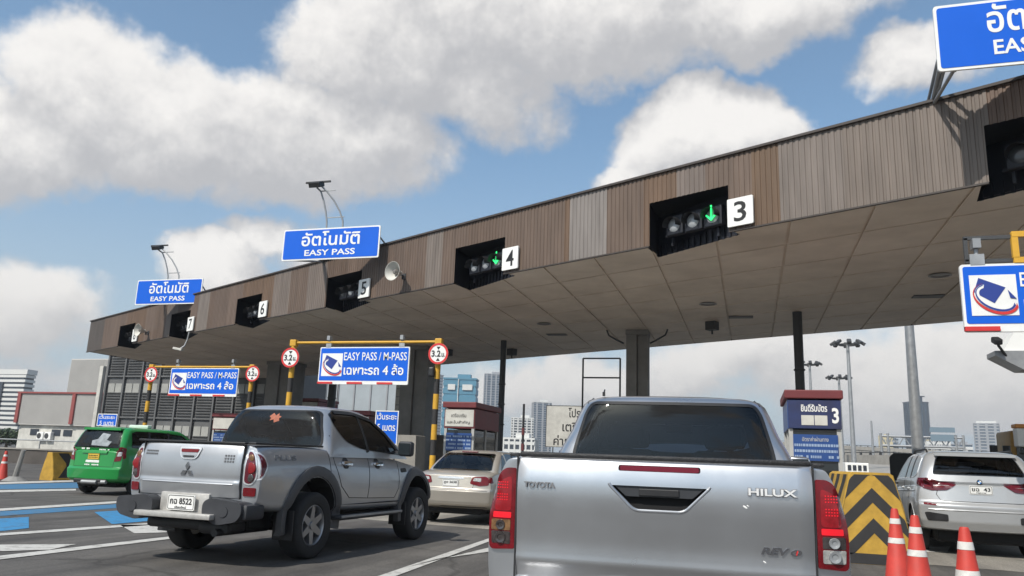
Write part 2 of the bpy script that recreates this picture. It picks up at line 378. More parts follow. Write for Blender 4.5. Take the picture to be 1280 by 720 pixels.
def text(name, body, m, parent, x, z, w, h, y=-0.01, depth=0.003, bold=0.0, align='C', shear=0.0):
    key = (body, bold, shear)
    if key not in TXT:
        c = bpy.data.curves.new('txt', 'FONT'); c.body = body; c.size = 1; c.resolution_u = 3; c.offset = bold; c.shear = shear; c.extrude = 0.02
        o = bpy.data.objects.new('txt', c); col.objects.link(o)
        TXT[key] = eval_mesh(o); bpy.data.objects.remove(o); bpy.data.curves.remove(c)
    me = TXT[key].copy(); me.name = name
    xs = [v.co.x for v in me.vertices]; ys = [v.co.y for v in me.vertices]
    x0, x1, y0, y1 = min(xs), max(xs), min(ys), max(ys)
    sx = w / (x1 - x0); sz = h / (y1 - y0)
    dx = {'C': -w / 2, 'L': 0.0, 'R': -w}[align]
    for v in me.vertices:
        cx, cy, cz = v.co; v.co = (x + dx + (cx - x0) * sx, y - (cz / .02) * depth / 2, z + (cy - y0) * sz)
    return link(name, me, m, parent)
def copy_tree(o, parent=None):
    c = o.copy(); col.objects.link(c)
    if parent is not None: c.parent = parent
    for ch in list(o.children): copy_tree(ch, c)
    return c
# ------------------------------------------------------------------ vehicles
def lerp_tab(tab, v):
    if v <= tab[0][0]: return tab[0][1]
    for (a, b), (c, d) in zip(tab, tab[1:]):
        if v <= c: return b + (d - b) * (v - a) / (c - a)
    return tab[-1][1]
CARF = [(0, 0), (.80, 0), (.95, .04), (.985, .17), (1, .48), (.985, .74), (.95, .92), (.90, 1.0), (0, 1.0)]
def loft_body(stations, prof=CARF, rear=None, front=None, rear_round=.10, front_round=.25, wheels=(), wr=.40, tw=.25, well=None, bed=None, paintm=None, crown=.015, track=None):
    """lower body lofted front to rear, softened, wheel wells (and a load bed) cut out; returns a mesh"""
    bm = bmesh.new(); rings = []
    for (y, w, zb, zt) in stations:
        half = [(w * a, zb + (zt - zb) * b) for a, b in prof]; half[-1] = (0, zt + crown)
        ring = half + [(-x, z) for x, z in half[-2:0:-1]]
        rings.append([bm.verts.new((x, y, z)) for x, z in ring])
    n = len(rings[0])
    for A, B in zip(rings, rings[1:]):
        for i in range(n): bm.faces.new((A[i], A[(i + 1) % n], B[(i + 1) % n], B[i]))
    # end caps as grids of quads between the right and left halves
    h = len(prof)
    for A, flip in ((rings[0], False), (rings[-1], True)):
        L = [A[0]] + [A[n - i] for i in range(1, h - 1)] + [A[h - 1]]
        Rr = A[:h]
        for i in range(h - 1):
            vs = [Rr[i], Rr[i + 1], L[i + 1], L[i]]
            vs = [v for k, v in enumerate(vs) if v not in vs[:k]]
            bm.faces.new(vs if not flip else vs[::-1])
    cl = bm.edges.layers.float.new('crease_edge')
    for A in (rings[0], rings[-1]):
        for i in range(n):
            e = bm.edges.get((A[i], A[(i + 1) % n])); e[cl] = .55
    bmesh.ops.recalc_face_normals(bm, faces=bm.faces[:])
    me = bpy.data.meshes.new('body'); bm.to_mesh(me); bm.free()
    o = link('tmp', me, paintm); s = o.modifiers.new('s', 'SUBSURF'); s.levels = 3; s.render_levels = 3
    me2 = eval_mesh(o); drop(o)
    L = stations[-1][0]; W = max(s_[1] for s_ in stations)
    for v in me2.vertices:
        x, y, z = v.co; dy = 0
        f = max(0, 1 - y / .7); f = f * f * (3 - 2 * f)
        if rear: dy += lerp_tab(rear, z) * f
        dy += rear_round * (abs(x) / W) ** 4 * f
        g = max(0, 1 - (L - y) / 1.0); g = g * g * (3 - 2 * g)
        if front: dy += lerp_tab(front, z) * g
        dy -= front_round * (abs(x) / W) ** 3 * g
        v.co.y += dy
    cb = bmesh.new()
    for wy in wheels:
        for sx in (-1, 1):
            wz_, wq = well or (wr, wr + .055); cyl(cb, (sx * (W - .32), wy, wz_), (sx * (W + .3), wy, wz_), wq, seg=40)
    if wheels: me2 = bool_diff(me2, paintm, cb, darkwell)
    if bed:
        cb = bmesh.new(); box(cb, ((bed[0] + bed[1]) / 2, (bed[2] + bed[3]) / 2, bed[4] + 1), (bed[1] - bed[0], bed[3] - bed[2], 2))
        me2 = bool_diff(me2, list(me2.materials), cb, black)
    me2.shade_smooth(); me2.set_sharp_from_angle(angle=rad(38))
    o = link('tmp', me2, None); w_ = o.modifiers.new('w', 'WEIGHTED_NORMAL'); w_.keep_sharp = True; w_.weight = 80
    me3 = eval_mesh(o); drop(o); return me3
def greenhouse(rows, n=7):
    """cab/roof: rings (z, half width, rear y, front y, corner r[, bow]) stacked upwards"""
    bm = bmesh.new(); rings = []
    for row in rows:
        z, w, y0, y1, r = row[:5]; bow = row[5] if len(row) > 5 else .05
        pts = []
        corners = [(w - r, y0 + r, -90), (w - r, y1 - r, 0), (-w + r, y1 - r, 90), (-w + r, y0 + r, 180)]
        for cx, cy, a0 in corners:
            for k in range(n):
                a = rad(a0 + 90 * k / (n - 1)); pts.append([cx + r * math.cos(a), cy + r * math.sin(a), z])
        out = []
        for i, p in enumerate(pts):
            q = pts[(i + 1) % len(pts)]; out.append(p)
            if (i + 1) % n == 0:
                for k in range(1, 12): out.append([p[j] + (q[j] - p[j]) * k / 12 for j in range(3)])
        for p in out:
            fx = 1 - (p[0] / w) ** 2
            fy = (p[1] - y0) / (y1 - y0)
            p[1] += -bow * fx * (1 - fy) + bow * 1.5 * fx * fy
        rings.append([bm.verts.new(p) for p in out])
    m = len(rings[0])
    for A, B in zip(rings, rings[1:]):
        for i in range(m): bm.faces.new((A[i], A[(i + 1) % m], B[(i + 1) % m], B[i]))
    bm.faces.new(rings[-1]); bm.faces.new(rings[0][::-1])
    bmesh.ops.recalc_face_normals(bm, faces=bm.faces[:])
    me = bpy.data.meshes.new('cab'); bm.to_mesh(me); bm.free()
    me.shade_smooth(); me.set_sharp_from_angle(angle=rad(40)); return me
def bvh_of(*mes):
    vs, fs = [], []
    for me in mes:
        b = len(vs); vs += [v.co.copy() for v in me.vertices]; fs += [[b + i for i in p.vertices] for p in me.polygons]
    return BVHTree.FromPolygons(vs, fs)
AX = {'rear': (Vector((0, 1, 0)), lambda a, b: Vector((a, -4, b))), 'front': (Vector((0, -1, 0)), lambda a, b: Vector((a, 12, b))),
      'right': (Vector((-1, 0, 0)), lambda a, b: Vector((4, a, b))), 'left': (Vector((1, 0, 0)), lambda a, b: Vector((-4, a, b))),
      'top': (Vector((0, 0, -1)), lambda a, b: Vector((a, b, 6)))}
def cast(bvh, axis, a, b, tmax=99, soft=False):
    d, f = AX[axis]; o = f(a, b); h = bvh.ray_cast(o, d)
    if h[0] is None: return None if soft else h_fallback(bvh, axis, o, d)
    return h[0]
def h_fallback(bvh, axis, o, d):
    h = bvh.find_nearest(o + d * {'rear': 3.9, 'front': 7.2, 'right': 3.12, 'left': 3.12, 'top': 4.4}[axis]); p = o.copy()
    k = 1 if abs(d.y) else 0 if abs(d.x) else 2
    p[k] = h[0][k]; return p
def cast_many(bvh, axis, pts, dev=.6):
    """project 2-D points; those that miss take the depth of the nearest point that hits"""
    d, f = AX[axis]; k = 1 if abs(d.y) else 0 if abs(d.x) else 2
    H = [cast(bvh, axis, p[0], p[1], soft=True) for p in pts]
    ok = [i for i, h in enumerate(H) if h is not None]
    if not ok: return [h_fallback(bvh, axis, f(p[0], p[1]), d) for p in pts]
    med = sorted(H[i][k] for i in ok)[len(ok) // 2]
    sg = d[k]
    ok = [i for i in ok if (H[i][k] - med) * sg < dev]
    H = [h if i in set(ok) else None for i, h in enumerate(H)]
    out = []
    for i, p in enumerate(pts):
        h = H[i]
        if h is None:
            j = min(ok, key=lambda q: (pts[q][0] - p[0]) ** 2 + (pts[q][1] - p[1]) ** 2)
            h = f(p[0], p[1]); h[k] = H[j][k]
        out.append(h.copy())
    return out
def patch(name, pts, axis, bvh, m, parent, off=.005, th=.012, res=.05, dome=0.0):
    d, _ = AX[axis]
    P2 = []
    n = len(pts)
    for i in range(n):
        a = Vector(pts[i]); b = Vector(pts[(i + 1) % n]); k = max(1, int((b - a).length / res))
        for j in range(k): P2.append(a + (b - a) * j / k)
    nb = len(P2); x0 = min(p.x for p in P2); x1 = max(p.x for p in P2); y0 = min(p.y for p in P2); y1 = max(p.y for p in P2)
    ins = []
    def inside(p):
        c = False
        for i in range(nb):
            a, b = P2[i], P2[i - 1]
            if (a.y > p.y) != (b.y > p.y) and p.x < (b.x - a.x) * (p.y - a.y) / (b.y - a.y) + a.x: c = not c
        return c
    yy = y0 + res / 2
    while yy < y1:
        xx = x0 + res / 2
        while xx < x1:
            p = Vector((xx, yy))
            if inside(p) and min((p - q).length for q in P2) > res * .35: ins.append(p)
            xx += res
        yy += res
    vs, es, fs, *_ = delaunay_2d_cdt(P2 + ins, [(i, (i + 1) % nb) for i in range(nb)], [], 1, 1e-6)
    bm = bmesh.new(); T = []; 
    cx, cy = (x0 + x1) / 2, (y0 + y1) / 2
    HH = cast_many(bvh, axis, [(v.x, v.y) for v in vs], .2 if any(q in name for q in ('lamp', 'lens', 'reflector', 'bar')) else .6)
    for v, h in zip(vs, HH):
        e = dome * max(0, 1 - ((v.x - cx) / (x1 - x0) * 2) ** 2) * max(0, 1 - ((v.y - cy) / (y1 - y0) * 2) ** 2) if dome else 0
        T.append(bm.verts.new(h - d * (off + e)))
    bm.verts.ensure_lookup_table()
    cnt = {}
    for f in fs:
        try: bm.faces.new([T[i] for i in f])
        except ValueError: continue
    bm.verts.ensure_lookup_table()
    bd = [e for e in bm.edges if e.is_boundary]
    low = {}
    for e in bd:
        for v in e.verts:
            if v not in low: low[v] = bm.verts.new(v.co + d * th)
    for e in bd:
        a, b = e.verts; bm.faces.new((a, b, low[b], low[a]))
    bmesh.ops.recalc_face_normals(bm, faces=bm.faces[:])
    # outward: make front faces look against the cast direction
    ff = max(bm.faces, key=lambda f: abs(f.normal.dot(d)))
    if ff.normal.dot(d) > 0: bmesh.ops.reverse_faces(bm, faces=bm.faces[:])
    me = bpy.data.meshes.new(name); bm.to_mesh(me); bm.free(); me.shade_smooth(); me.set_sharp_from_angle(angle=rad(40))
    return link(name, me, m, parent)
def ribbon(name, pts, w, axis, bvh, m, parent, off=.003, th=.01, closed=False, res=.05, into=None, mid=0.0):
    d, _ = AX[axis]; q = [Vector(p) for p in pts]
    if closed: q.append(q[0])
    F = []
    for a, b in zip(q, q[1:]):
        k = max(1, int((b - a).length / res))
        for j in range(k): F.append(a + (b - a) * j / k)
    if not closed: F.append(q[-1])
    n = len(F); bm = into or bmesh.new(); rows = []; LR = []
    for i in range(n):
        a = F[i - 1] if (i or closed) else F[i]; b = F[(i + 1) % n] if (i < n - 1 or closed) else F[i]
        t = (b - a).normalized(); nn = Vector((-t.y, t.x)) * w / 2
        LR += [F[i] + nn, F[i] - nn]
    HH = cast_many(bvh, axis, LR)
    for i in range(n):
        L, R_ = HH[2 * i], HH[2 * i + 1]; Cc = (L + R_) / 2
        rows.append([bm.verts.new(v) for v in (L + d * th, L - d * off, Cc - d * (off + mid), R_ - d * off, R_ + d * th)])
    for i in range(n if closed else n - 1):
        A, B = rows[i], rows[(i + 1) % n]
        for k in range(4): bm.faces.new((A[k], B[k], B[k + 1], A[k + 1]))
    if into is None: return finish(bm, name, m, parent, smooth_=True, ang=45)
def wheel(parent, x, y, r, tw, spokes=6, rimr=None, side=1, rimm=None):
    rimr = rimr or r * .62
    bm = bmesh.new(); h = tw / 2
    prof = [(rimr, -h * .86), (r * .86, -h), (r * .965, -h * .9), (r, -h * .68), (r, h * .68), (r * .965, h * .9), (r * .86, h), (rimr * 1.02, h * .86), (rimr * .98, h * .6)]
    lathe(bm, prof, 'X', 40)
    w = finish(bm, 'wheel', rubber, parent, (x, y, r), smooth_=True, ang=50)
    bm = bmesh.new(); s = side
    prof = [(rimr * 1.0, s * h * .80), (rimr * .95, s * h * .84), (rimr * .90, s * h * .70), (rimr * .88, -s * h * .2), (0.0, -s * h * .2)]
    lathe(bm, prof, 'X', 32)
    for k in range(spokes):
        a = 2 * math.pi * (k + .5) / spokes; c, sn = math.cos(a), math.sin(a); pr = Vector((0, -sn, c)); rr = Vector((0, c, sn))
        w0, w1 = rimr * .20, rimr * .13
        def V(rd_, off_, xx): return bm.verts.new(rr * rd_ + pr * off_ + Vector((s * h * xx, 0, 0)))
        a0 = [V(rimr * .16, -w0, .66), V(rimr * .92, -w1, .74), V(rimr * .92, w1, .74), V(rimr * .16, w0, .66)]
        b0 = [V(rimr * .16, -w0, .1), V(rimr * .92, -w1, .3), V(rimr * .92, w1, .3), V(rimr * .16, w0, .1)]
        bm.faces.new(a0); bm.faces.new(b0[::-1])
        for i in range(4): bm.faces.new((a0[i], b0[i], b0[(i + 1) % 4], a0[(i + 1) % 4]))
    cyl(bm, (0, 0, 0), (s * h * .78, 0, 0), rimr * .24, rimr * .19, seg=16)
    bmesh.ops.recalc_face_normals(bm, faces=bm.faces[:])
    finish(bm, 'rim', rimm or alloy, w, smooth_=True, ang=35)
    # dark barrel behind the spokes
    bm = bmesh.new(); cyl(bm, (-s * h * .1, 0, 0), (-s * h * .02, 0, 0), rimr * .86, seg=28)
    finish(bm, 'brake_disc', black, w)
    return w
def four_wheels(t, track, ys, r, tw, spokes, rimm=None, rimr=None):
    for y in ys:
        for sx in (-1, 1): wheel(t, sx * track / 2, y, r, tw, spokes, rimr, sx, rimm)
def under(t, W, y0, y1, z0=.26, z1=.6):
    bm = bmesh.new(); box(bm, (0, (y0 + y1) / 2, (z0 + z1) / 2), (W, y1 - y0, z1 - z0), bev=.05)
    for y in (y0 + .5, y1 - .5): cyl(bm, (-W / 2 - .1, y, z0 + .12), (W / 2 + .1, y, z0 + .12), .06)
    return finish(bm, 'underbody', darkwell, t)
def mirrors(t, x, y, z, m, s=(.20, .12, .17)):
    for sx in (-1, 1):
        bm = bmesh.new(); box(bm, (sx * (x + .14), y, z), s, bev=.045); box(bm, (sx * (x + .02), y + .02, z - .05), (.14, .05, .04))
        mo = finish(bm, 'wing_mirror', m, t, smooth_=True)
        bm = bmesh.new(); box(bm, (sx * (x + .14), y - s[1] / 2 - .002, z), (s[0] * .8, .006, s[2] * .75), bev=.002)
        finish(bm, 'mirror_glass', boothglass, mo)
def arch(yc, zc, r, a0=0, a1=180, n=18): return [(yc + r * math.cos(rad(a0 + (a1 - a0) * k / n)), zc + r * math.sin(rad(a0 + (a1 - a0) * k / n))) for k in range(n + 1)]
def both(f, *a, **k):
    f('right', *a, **k); f('left', *a, **k)
def raised_text(t, body, mname, x, z, w, h, bvh, m, bold=.02, shear=0, depth=.008, align='C'):
    y = cast(bvh, 'rear', x, z).y
    return text(mname, body, m, t, x, z, w, h, y=y - depth * .6, depth=depth, bold=bold, shear=shear, align=align)
def number_plate(t, x, z, w, h, y, body, sub, m=plate_w, inkm=ink):
    bm = bmesh.new(); slab_xz(bm, rnd([(x - w / 2, z - h / 2), (x + w / 2, z - h / 2), (x + w / 2, z + h / 2), (x - w / 2, z + h / 2)], .02), y, y + .012)
    p = finish(bm, 'number_plate', m, t)
    bm = bmesh.new()
    lp = rnd([(x - w / 2 + .012, z - h / 2 + .012), (x + w / 2 - .012, z - h / 2 + .012), (x + w / 2 - .012, z + h / 2 - .012), (x - w / 2 + .012, z + h / 2 - .012)], .015)
    for i in range(len(lp)):
        a, b = lp[i], lp[(i + 1) % len(lp)]
        if math.dist(a, b) < 1e-4: continue
        cyl(bm, (a[0], y, a[1]), (b[0], y, b[1]), .0035, seg=5)
    finish(bm, 'plate_rim', inkm, p)
    if body: text('plate_number', body, inkm, p, x, z - h * .12, w * .80, h * .40, y=y - .002, bold=.02)
    if sub: text('plate_province', sub, inkm, p, x, z - h * .38, w * .42, h * .15, y=y - .002, bold=.01)
    return p

# ---- pickup in front (rear fills the frame)
PICKF = [(0, 0), (.80, 0), (.955, .03), (.985, .14), (1, .40), (.988, .68), (.935, .88), (.895, .975), (.86, 1), (0, 1)]
def tailgate_mesh(w, z0, z1, prof, th=.05, cutter=None, r=.03, bulge=.0):
    bm = bmesh.new(); nx, nz = 40, 48; G_ = []
    for j in range(nz + 1):
        z = z0 + (z1 - z0) * j / nz; row = []
        for i in range(nx + 1):
            x = -w + 2 * w * i / nx; y = lerp_tab(prof, z) + bulge * (x / w) ** 4
            e = min(w - abs(x), z - z0, z1 - z); y += .012 * max(0, 1 - e / .012) ** 2
            row.append(bm.verts.new((x, y, z)))
        G_.append(row)
    B_ = [[bm.verts.new((v.co.x, v.co.y + th, v.co.z)) for v in row] for row in G_]
    for j in range(nz):
        for i in range(nx):
            bm.faces.new((G_[j][i], G_[j][i + 1], G_[j + 1][i + 1], G_[j + 1][i])); bm.faces.new((B_[j][i], B_[j + 1][i], B_[j + 1][i + 1], B_[j][i + 1]))
    for j in range(nz):
        bm.faces.new((G_[j][0], G_[j + 1][0], B_[j + 1][0], B_[j][0])); bm.faces.new((G_[j][nx], B_[j][nx], B_[j + 1][nx], G_[j + 1][nx]))
    for i in range(nx):
        bm.faces.new((G_[0][i], B_[0][i], B_[0][i + 1], G_[0][i + 1])); bm.faces.new((G_[nz][i], G_[nz][i + 1], B_[nz][i + 1], B_[nz][i]))
    bmesh.ops.recalc_face_normals(bm, faces=bm.faces[:])
    me = bpy.data.meshes.new('tailgate'); bm.to_mesh(me); bm.free(); return me
def smooth_tab(tab, n=60):
    """smooth a (z, y) table with a Catmull-Rom pass"""
    out = []
    for i in range(len(tab) - 1):
        p0 = tab[max(0, i - 1)]; p1 = tab[i]; p2 = tab[i + 1]; p3 = tab[min(len(tab) - 1, i + 2)]
        for k in range(8):
            t = k / 8
            out.append(tuple(.5 * (2 * p1[j] + (p2[j] - p0[j]) * t + (2 * p0[j] - 5 * p1[j] + 4 * p2[j] - p3[j]) * t * t + (3 * p1[j] - p0[j] - 3 * p2[j] + p3[j]) * t ** 3) for j in (0, 1)))
    out.append(tab[-1]); return sorted(out)

def pickup_near():
    t = thing('pickup_truck', 'clean silver double cab pickup seen square from behind, largest vehicle in the foreground', 'pickup truck', (-.445, 4.13, 0), rad(3.0))
    st = [(0, .90, .56, 1.315), (.03, .905, .55, 1.318), (.25, .915, .55, 1.32), (1.2, .92, .50, 1.32), (1.5, .92, .50, 1.32), (1.62, .92, .48, 1.29), (2.5, .92, .46, 1.27), (3.55, .92, .46, 1.25), (3.8, .92, .47, 1.20), (4.5, .91, .5, 1.13), (5.0, .88, .5, 1.02), (5.2, .82, .5, .85), (5.24, .78, .52, .80)]
    body = loft_body(st, PICKF, rear=[(.5, 0.0), (1.31, .0)], rear_round=.07, wheels=(1.22, 4.3), wr=.39, bed=(-.738, .738, -.5, 1.5, .86), paintm=silver)
    bo = link('body', body, None, t)
    ROWS_A = [(1.22, .85, 1.57, 3.78, .10), (1.32, .835, 1.575, 3.62, .12), (1.42, .79, 1.585, 3.5, .13), (1.52, .735, 1.60, 3.38, .14), (1.64, .69, 1.625, 3.2, .15), (1.72, .655, 1.65, 3.08, .16), (1.757, .62, 1.68, 3.0, .17), (1.778, .56, 1.73, 2.92, .18), (1.790, .46, 1.80, 2.85, .2), (1.797, .3, 1.95, 2.7, .2)]
    cab = greenhouse(ROWS_A)
    co = link('cab', cab, silver, t)
    bv = bvh_of(body, cab); bvb = bvh_of(body)
    # rear glass and its rubber
    gl = rnd([(-.695, 1.30), (.695, 1.30), (.68, 1.40), (.612, 1.66), (.57, 1.728), (-.57, 1.728), (-.612, 1.66), (-.68, 1.40)], [.03, .03, .05, .1, .07, .07, .1, .05])
    g = patch('rear_window', gl, 'rear', bv, glass, t, off=.006)
    ribbon('window_seal', gl, .022, 'rear', bv, black, g, off=.008, closed=True)
    for s in (-1, 1):   # roof ditch lines
        ribbon('roof_joint', [(s * .612, 1.725), (s * .575, 1.768)], .012, 'rear', bv, black, co, off=.003)
    bm = bmesh.new(); box(bm, (-.50, 1.75, 1.80), (.018, .03, .03)); cyl(bm, (-.50, 1.75, 1.80), (-.50, 1.80, 1.835), .006)
    finish(bm, 'washer_nozzle', black, co)
    # side glass
    def side(ax):
        sg = rnd([(1.80, 1.34), (2.52, 1.32), (2.52, 1.735), (1.92, 1.715)], .04)
        patch('side_window', sg, ax, bv, glass, t)
        sg = rnd([(2.58, 1.32), (3.45, 1.30), (3.0, 1.70), (2.58, 1.735)], .04)
        patch('side_window', sg, ax, bv, glass, t)
        ribbon('door_gap', [(1.78, 1.3), (1.80, .75), (2.55, .62), (2.55, 1.3)], .008, ax, bvb, ink, bo)
        ribbon('door_gap', [(2.55, .62), (3.5, .62), (3.62, .8), (3.62, 1.2)], .008, ax, bvb, ink, bo)
        for y in (1.95, 2.72):
            h = patch('door_handle', rnd([(y, 1.12), (y + .2, 1.12), (y + .2, 1.155), (y, 1.155)], .015), ax, bvb, chrome, t, off=.03, th=.03)
        for wy in (1.22, 4.3):
            ribbon('wheel_arch_flare', arch(wy, .39, .50, -5, 185), .075, ax, bvb, silver, t, off=.012, mid=.012)
        ribbon('side_step', [(1.9, .44), (3.5, .44)], .1, ax, bvb, black, t, off=.08, th=.05)
    both(side)
    patch('windscreen', rnd([(-.70, 1.30), (.70, 1.30), (.57, 1.68), (-.57, 1.68)], .06), 'front', bv, clearglass, t)
    patch('grille', rnd([(-.4, .62), (.4, .62), (.45, .95), (-.45, .95)], .04), 'front', bvb, black, t)
    for s in (-1, 1):
        pts = [(s * .48, .86), (s * .80, .90), (s * .80, 1.0), (s * .48, .95)]
        patch('headlamp', rnd(pts if s > 0 else pts[::-1], .02), 'front', bvb, clear, t)
    sideo = [rnd([(1.80, 1.34), (2.52, 1.32), (2.52, 1.735), (1.92, 1.715)], .04), rnd([(2.58, 1.32), (3.45, 1.30), (3.0, 1.70), (2.58, 1.735)], .04)]
    co.data = hollow(cab, ROWS_A, silver, gl, sideo, [(-.70, 1.30), (.70, 1.30), (.57, 1.68), (-.57, 1.68)]); cabin(t, 1.32, (1.95, 2.75), .36, 3.05)
    # tailgate
    prof = smooth_tab([(.70, .018), (.74, .014), (.775, .008), (.80, .002), (.84, .004), (.90, .004), (1.0, -.004), (1.08, -.011), (1.14, -.013), (1.20, -.009), (1.26, .003), (1.30, .015), (1.318, .024)])
    tg = tailgate_mesh(.732, .70, 1.318, prof, .05, bulge=.004)
    cb = bmesh.new(); slab_xz(cb, rnd([(-.238, 1.190), (-.120, 1.078), (.120, 1.078), (.238, 1.190)][::-1], [.012, .03, .03, .012]), -.2, .030)
    tg = bool_diff(tg, silver, cb, darkwell)
    cb = bmesh.new(); slab_xz(cb, rnd([(-.205, 1.262), (.205, 1.262), (.205, 1.292), (-.205, 1.292)], .012), -.2, .022)
    tg = bool_diff(tg, list(tg.materials), cb, mat('lamp_pocket', (.07, .006, .014), .4))
    tg.shade_smooth(); tg.set_sharp_from_angle(angle=rad(30))
    for v in tg.vertices: v.co.y -= .012
    to = link('tailgate', tg, None, t); bt = bvh_of(tg)
    bm = bmesh.new(); slab_xz(bm, rnd([(-.198, 1.264), (.198, 1.264), (.198, 1.290), (-.198, 1.290)], .012), .002, .02)
    finish(bm, 'high_brake_lamp', mat('brake_bar', (.16, .008, .025), .25, coat=.4), to)
    # bevelled rim below the handle pocket
    rim = rnd([(-.25, 1.198), (-.245, 1.188), (-.124, 1.070), (.124, 1.070), (.245, 1.188), (.25, 1.198)], [0, .01, .03, .03, .01, 0])
    bm = bmesh.new(); 
    for a, b in zip(rim, rim[1:]):
        if math.dist(a, b) > 1e-4:
            ya = cast(bt, 'rear', a[0] * 1.06, a[1] - .004).y; yb = cast(bt, 'rear', b[0] * 1.06, b[1] - .004).y
            cyl(bm, (a[0], ya + .002, a[1]), (b[0], yb + .002, b[1]), .008, seg=10)
    finish(bm, 'handle_surround', silver, to, smooth_=True)
    bm = bmesh.new()
    slab_xz(bm, rnd([(-.222, 1.188), (-.165, 1.138), (.165, 1.138), (.222, 1.188)][::-1], .008), -.012, .02)
    h = finish(bm, 'tailgate_handle', mat('handle_grey', (.035, .037, .042), .4), to)
    bm = bmesh.new(); box(bm, (0, -.016, 1.16), (.20, .01, .036), bev=.004); finish(bm, 'handle_lever', black, h)
    # black caps on the bed rails
    bm = bmesh.new(); box(bm, (0, .062, 1.330), (1.462, .085, .026), bev=.010); finish(bm, 'tailgate_cap', mat('cap_black', (.02, .02, .022), .6, var=.5, vscale=40, bump=.4, bscale=90), to, smooth_=True)
    for s in (-1, 1):
        bm = bmesh.new(); box(bm, (s * .775, .82, 1.325), (.06, 1.44, .020), bev=.008); finish(bm, 'bed_rail_cap', MATS['cap_black'], t, smooth_=True)
        bm = bmesh.new(); box(bm, (s * .738, .012, 1.02), (.008, .012, .62)); finish(bm, 'tailgate_gap', ink, bo)
    # lettering
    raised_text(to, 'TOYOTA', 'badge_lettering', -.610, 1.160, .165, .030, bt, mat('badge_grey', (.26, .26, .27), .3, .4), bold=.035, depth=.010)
    raised_text(to, 'HILUX', 'badge_lettering', .545, 1.165, .232, .041, bt, MATS['badge_grey'], bold=.06, depth=.006)  # bolder grey copy behind and lower, a painted shadow edge for the bright letters
    raised_text(to, 'HILUX', 'badge_lettering', .544, 1.169, .224, .034, bt, mat('badge_bright', (.80, .80, .80), .25, .2), bold=.02, depth=.014)
    for k in range(1): raised_text(to, 'REV', 'badge_lettering', .55, .896, .13, .034, bt, mat('dark_chrome', (.12, .12, .13), .3, .6), bold=.03, shear=.25, depth=.01)
    raised_text(to, 'O', 'badge_lettering', .645, .896, .05, .030, bt, MATS['dark_chrome'], bold=.03, shear=.25, depth=.01)
    raised_text(to, 'I', 'badge_lettering', .648, .900, .012, .022, bt, signred, bold=.03, shear=.25, depth=.012)
    for (x, z, r) in ((.415, 1.112, .007), (.50, .860, .005), (.428, 1.118, .004)):
        p = cast(bt, 'rear', x, z); bm = bmesh.new(); bmesh.ops.create_icosphere(bm, subdivisions=2, radius=1, matrix=Matrix.Translation(p) @ Matrix.Rotation(.6, 4, 'Y') @ Matrix.Diagonal((r * 1.8, .002, r * .7, 1))); finish(bm, 'dirt_speck', white, to)
    # tail lamps
    for s in (-1, 1):
        o = [(.745, .845), (.886, .835), (.893, .95), (.888, 1.06), (.868, 1.16), (.832, 1.235), (.80, 1.256), (.745, 1.256)]
        f = (lambda L_: [(s * a, b) for a, b in L_] if s > 0 else [(s * a, b) for a, b in L_][::-1])
        lens = patch('tail_lamp', f(rnd(o, [.01, .03, .1, .1, .1, .05, .03, .01])), 'rear', bvb, redlens, t, off=.02, th=.05, res=.03, dome=.012)
        bl = bvh_of(lens.data)
        a = patch('brake_reflector', f(rnd([(.765, 1.035), (.862, 1.035), (.852, 1.10), (.828, 1.19), (.768, 1.215)], .02)), 'rear', bl, redlit2, lens, off=.002, th=.004, res=.03)
        bm = bmesh.new()
        for k in range(5):
            for j in range(6):
                x, z = s * (.790 + .013 * k), 1.09 + .014 * j + (.02 if j > 2 else 0); p = cast(bl, 'rear', x, z)
                box(bm, (x, p.y - .003, z), (.006, .003, .006))
        finish(bm, 'brake_diodes', redlit, lens)
        patch('brake_bar', f(rnd([(.765, .998), (.868, .998), (.866, 1.028), (.765, 1.028)], .006)), 'rear', bl, redlit, lens, off=.003, th=.005, res=.03)
        patch('indicator_lens', f(rnd([(.768, .935), (.876, .935), (.876, .990), (.768, .990)], .008)), 'rear', bl, amber if s < 0 else smoke, lens, off=.003, th=.005, res=.03)
        patch('reversing_lens', f(rnd([(.768, .868), (.872, .868), (.876, .930), (.768, .930)], .008)), 'rear', bl, smoke if s < 0 else clear, lens, off=.003, th=.005, res=.03)
        for (zc, zr) in ((.962, .026), (.899, .030)):
            p = cast(bl, 'rear', s * .822, zc); bm = bmesh.new(); lathe(bm, [(0.0, 0), (zr * .45, 0), (zr * .5, -.004), (zr * .9, -.006), (zr, 0)], 'Z', 18, Matrix.Translation((s * .822, p.y - .006, zc)) @ Matrix.Rotation(rad(-90), 4, 'X'))
            finish(bm, 'lamp_reflector', smoke if s < 0 else galv, lens, smooth_=True)
    # bumper
    bm = bmesh.new(); slab_xz(bm, rnd([(-.9, .42), (.9, .42), (.9, .62), (.55, .66), (.4, .60), (-.4, .60), (-.55, .66), (-.9, .62)], .03), -.16, .05)
    b = finish(bm, 'rear_bumper', silver, t, smooth_=True)
    bm = bmesh.new(); box(bm, (0, -.08, .612), (.7, .15, .02), bev=.004); finish(bm, 'bumper_step', black, b)
    number_plate(t, 0, .52, .34, .15, -.175, None, None)
    four_wheels(t, 1.56, (1.22, 4.3), .39, .27, 6); under(t, 1.2, .2, 5.0, .3, .7)
    mirrors(t, .90, 3.45, 1.33, silver)
    return t

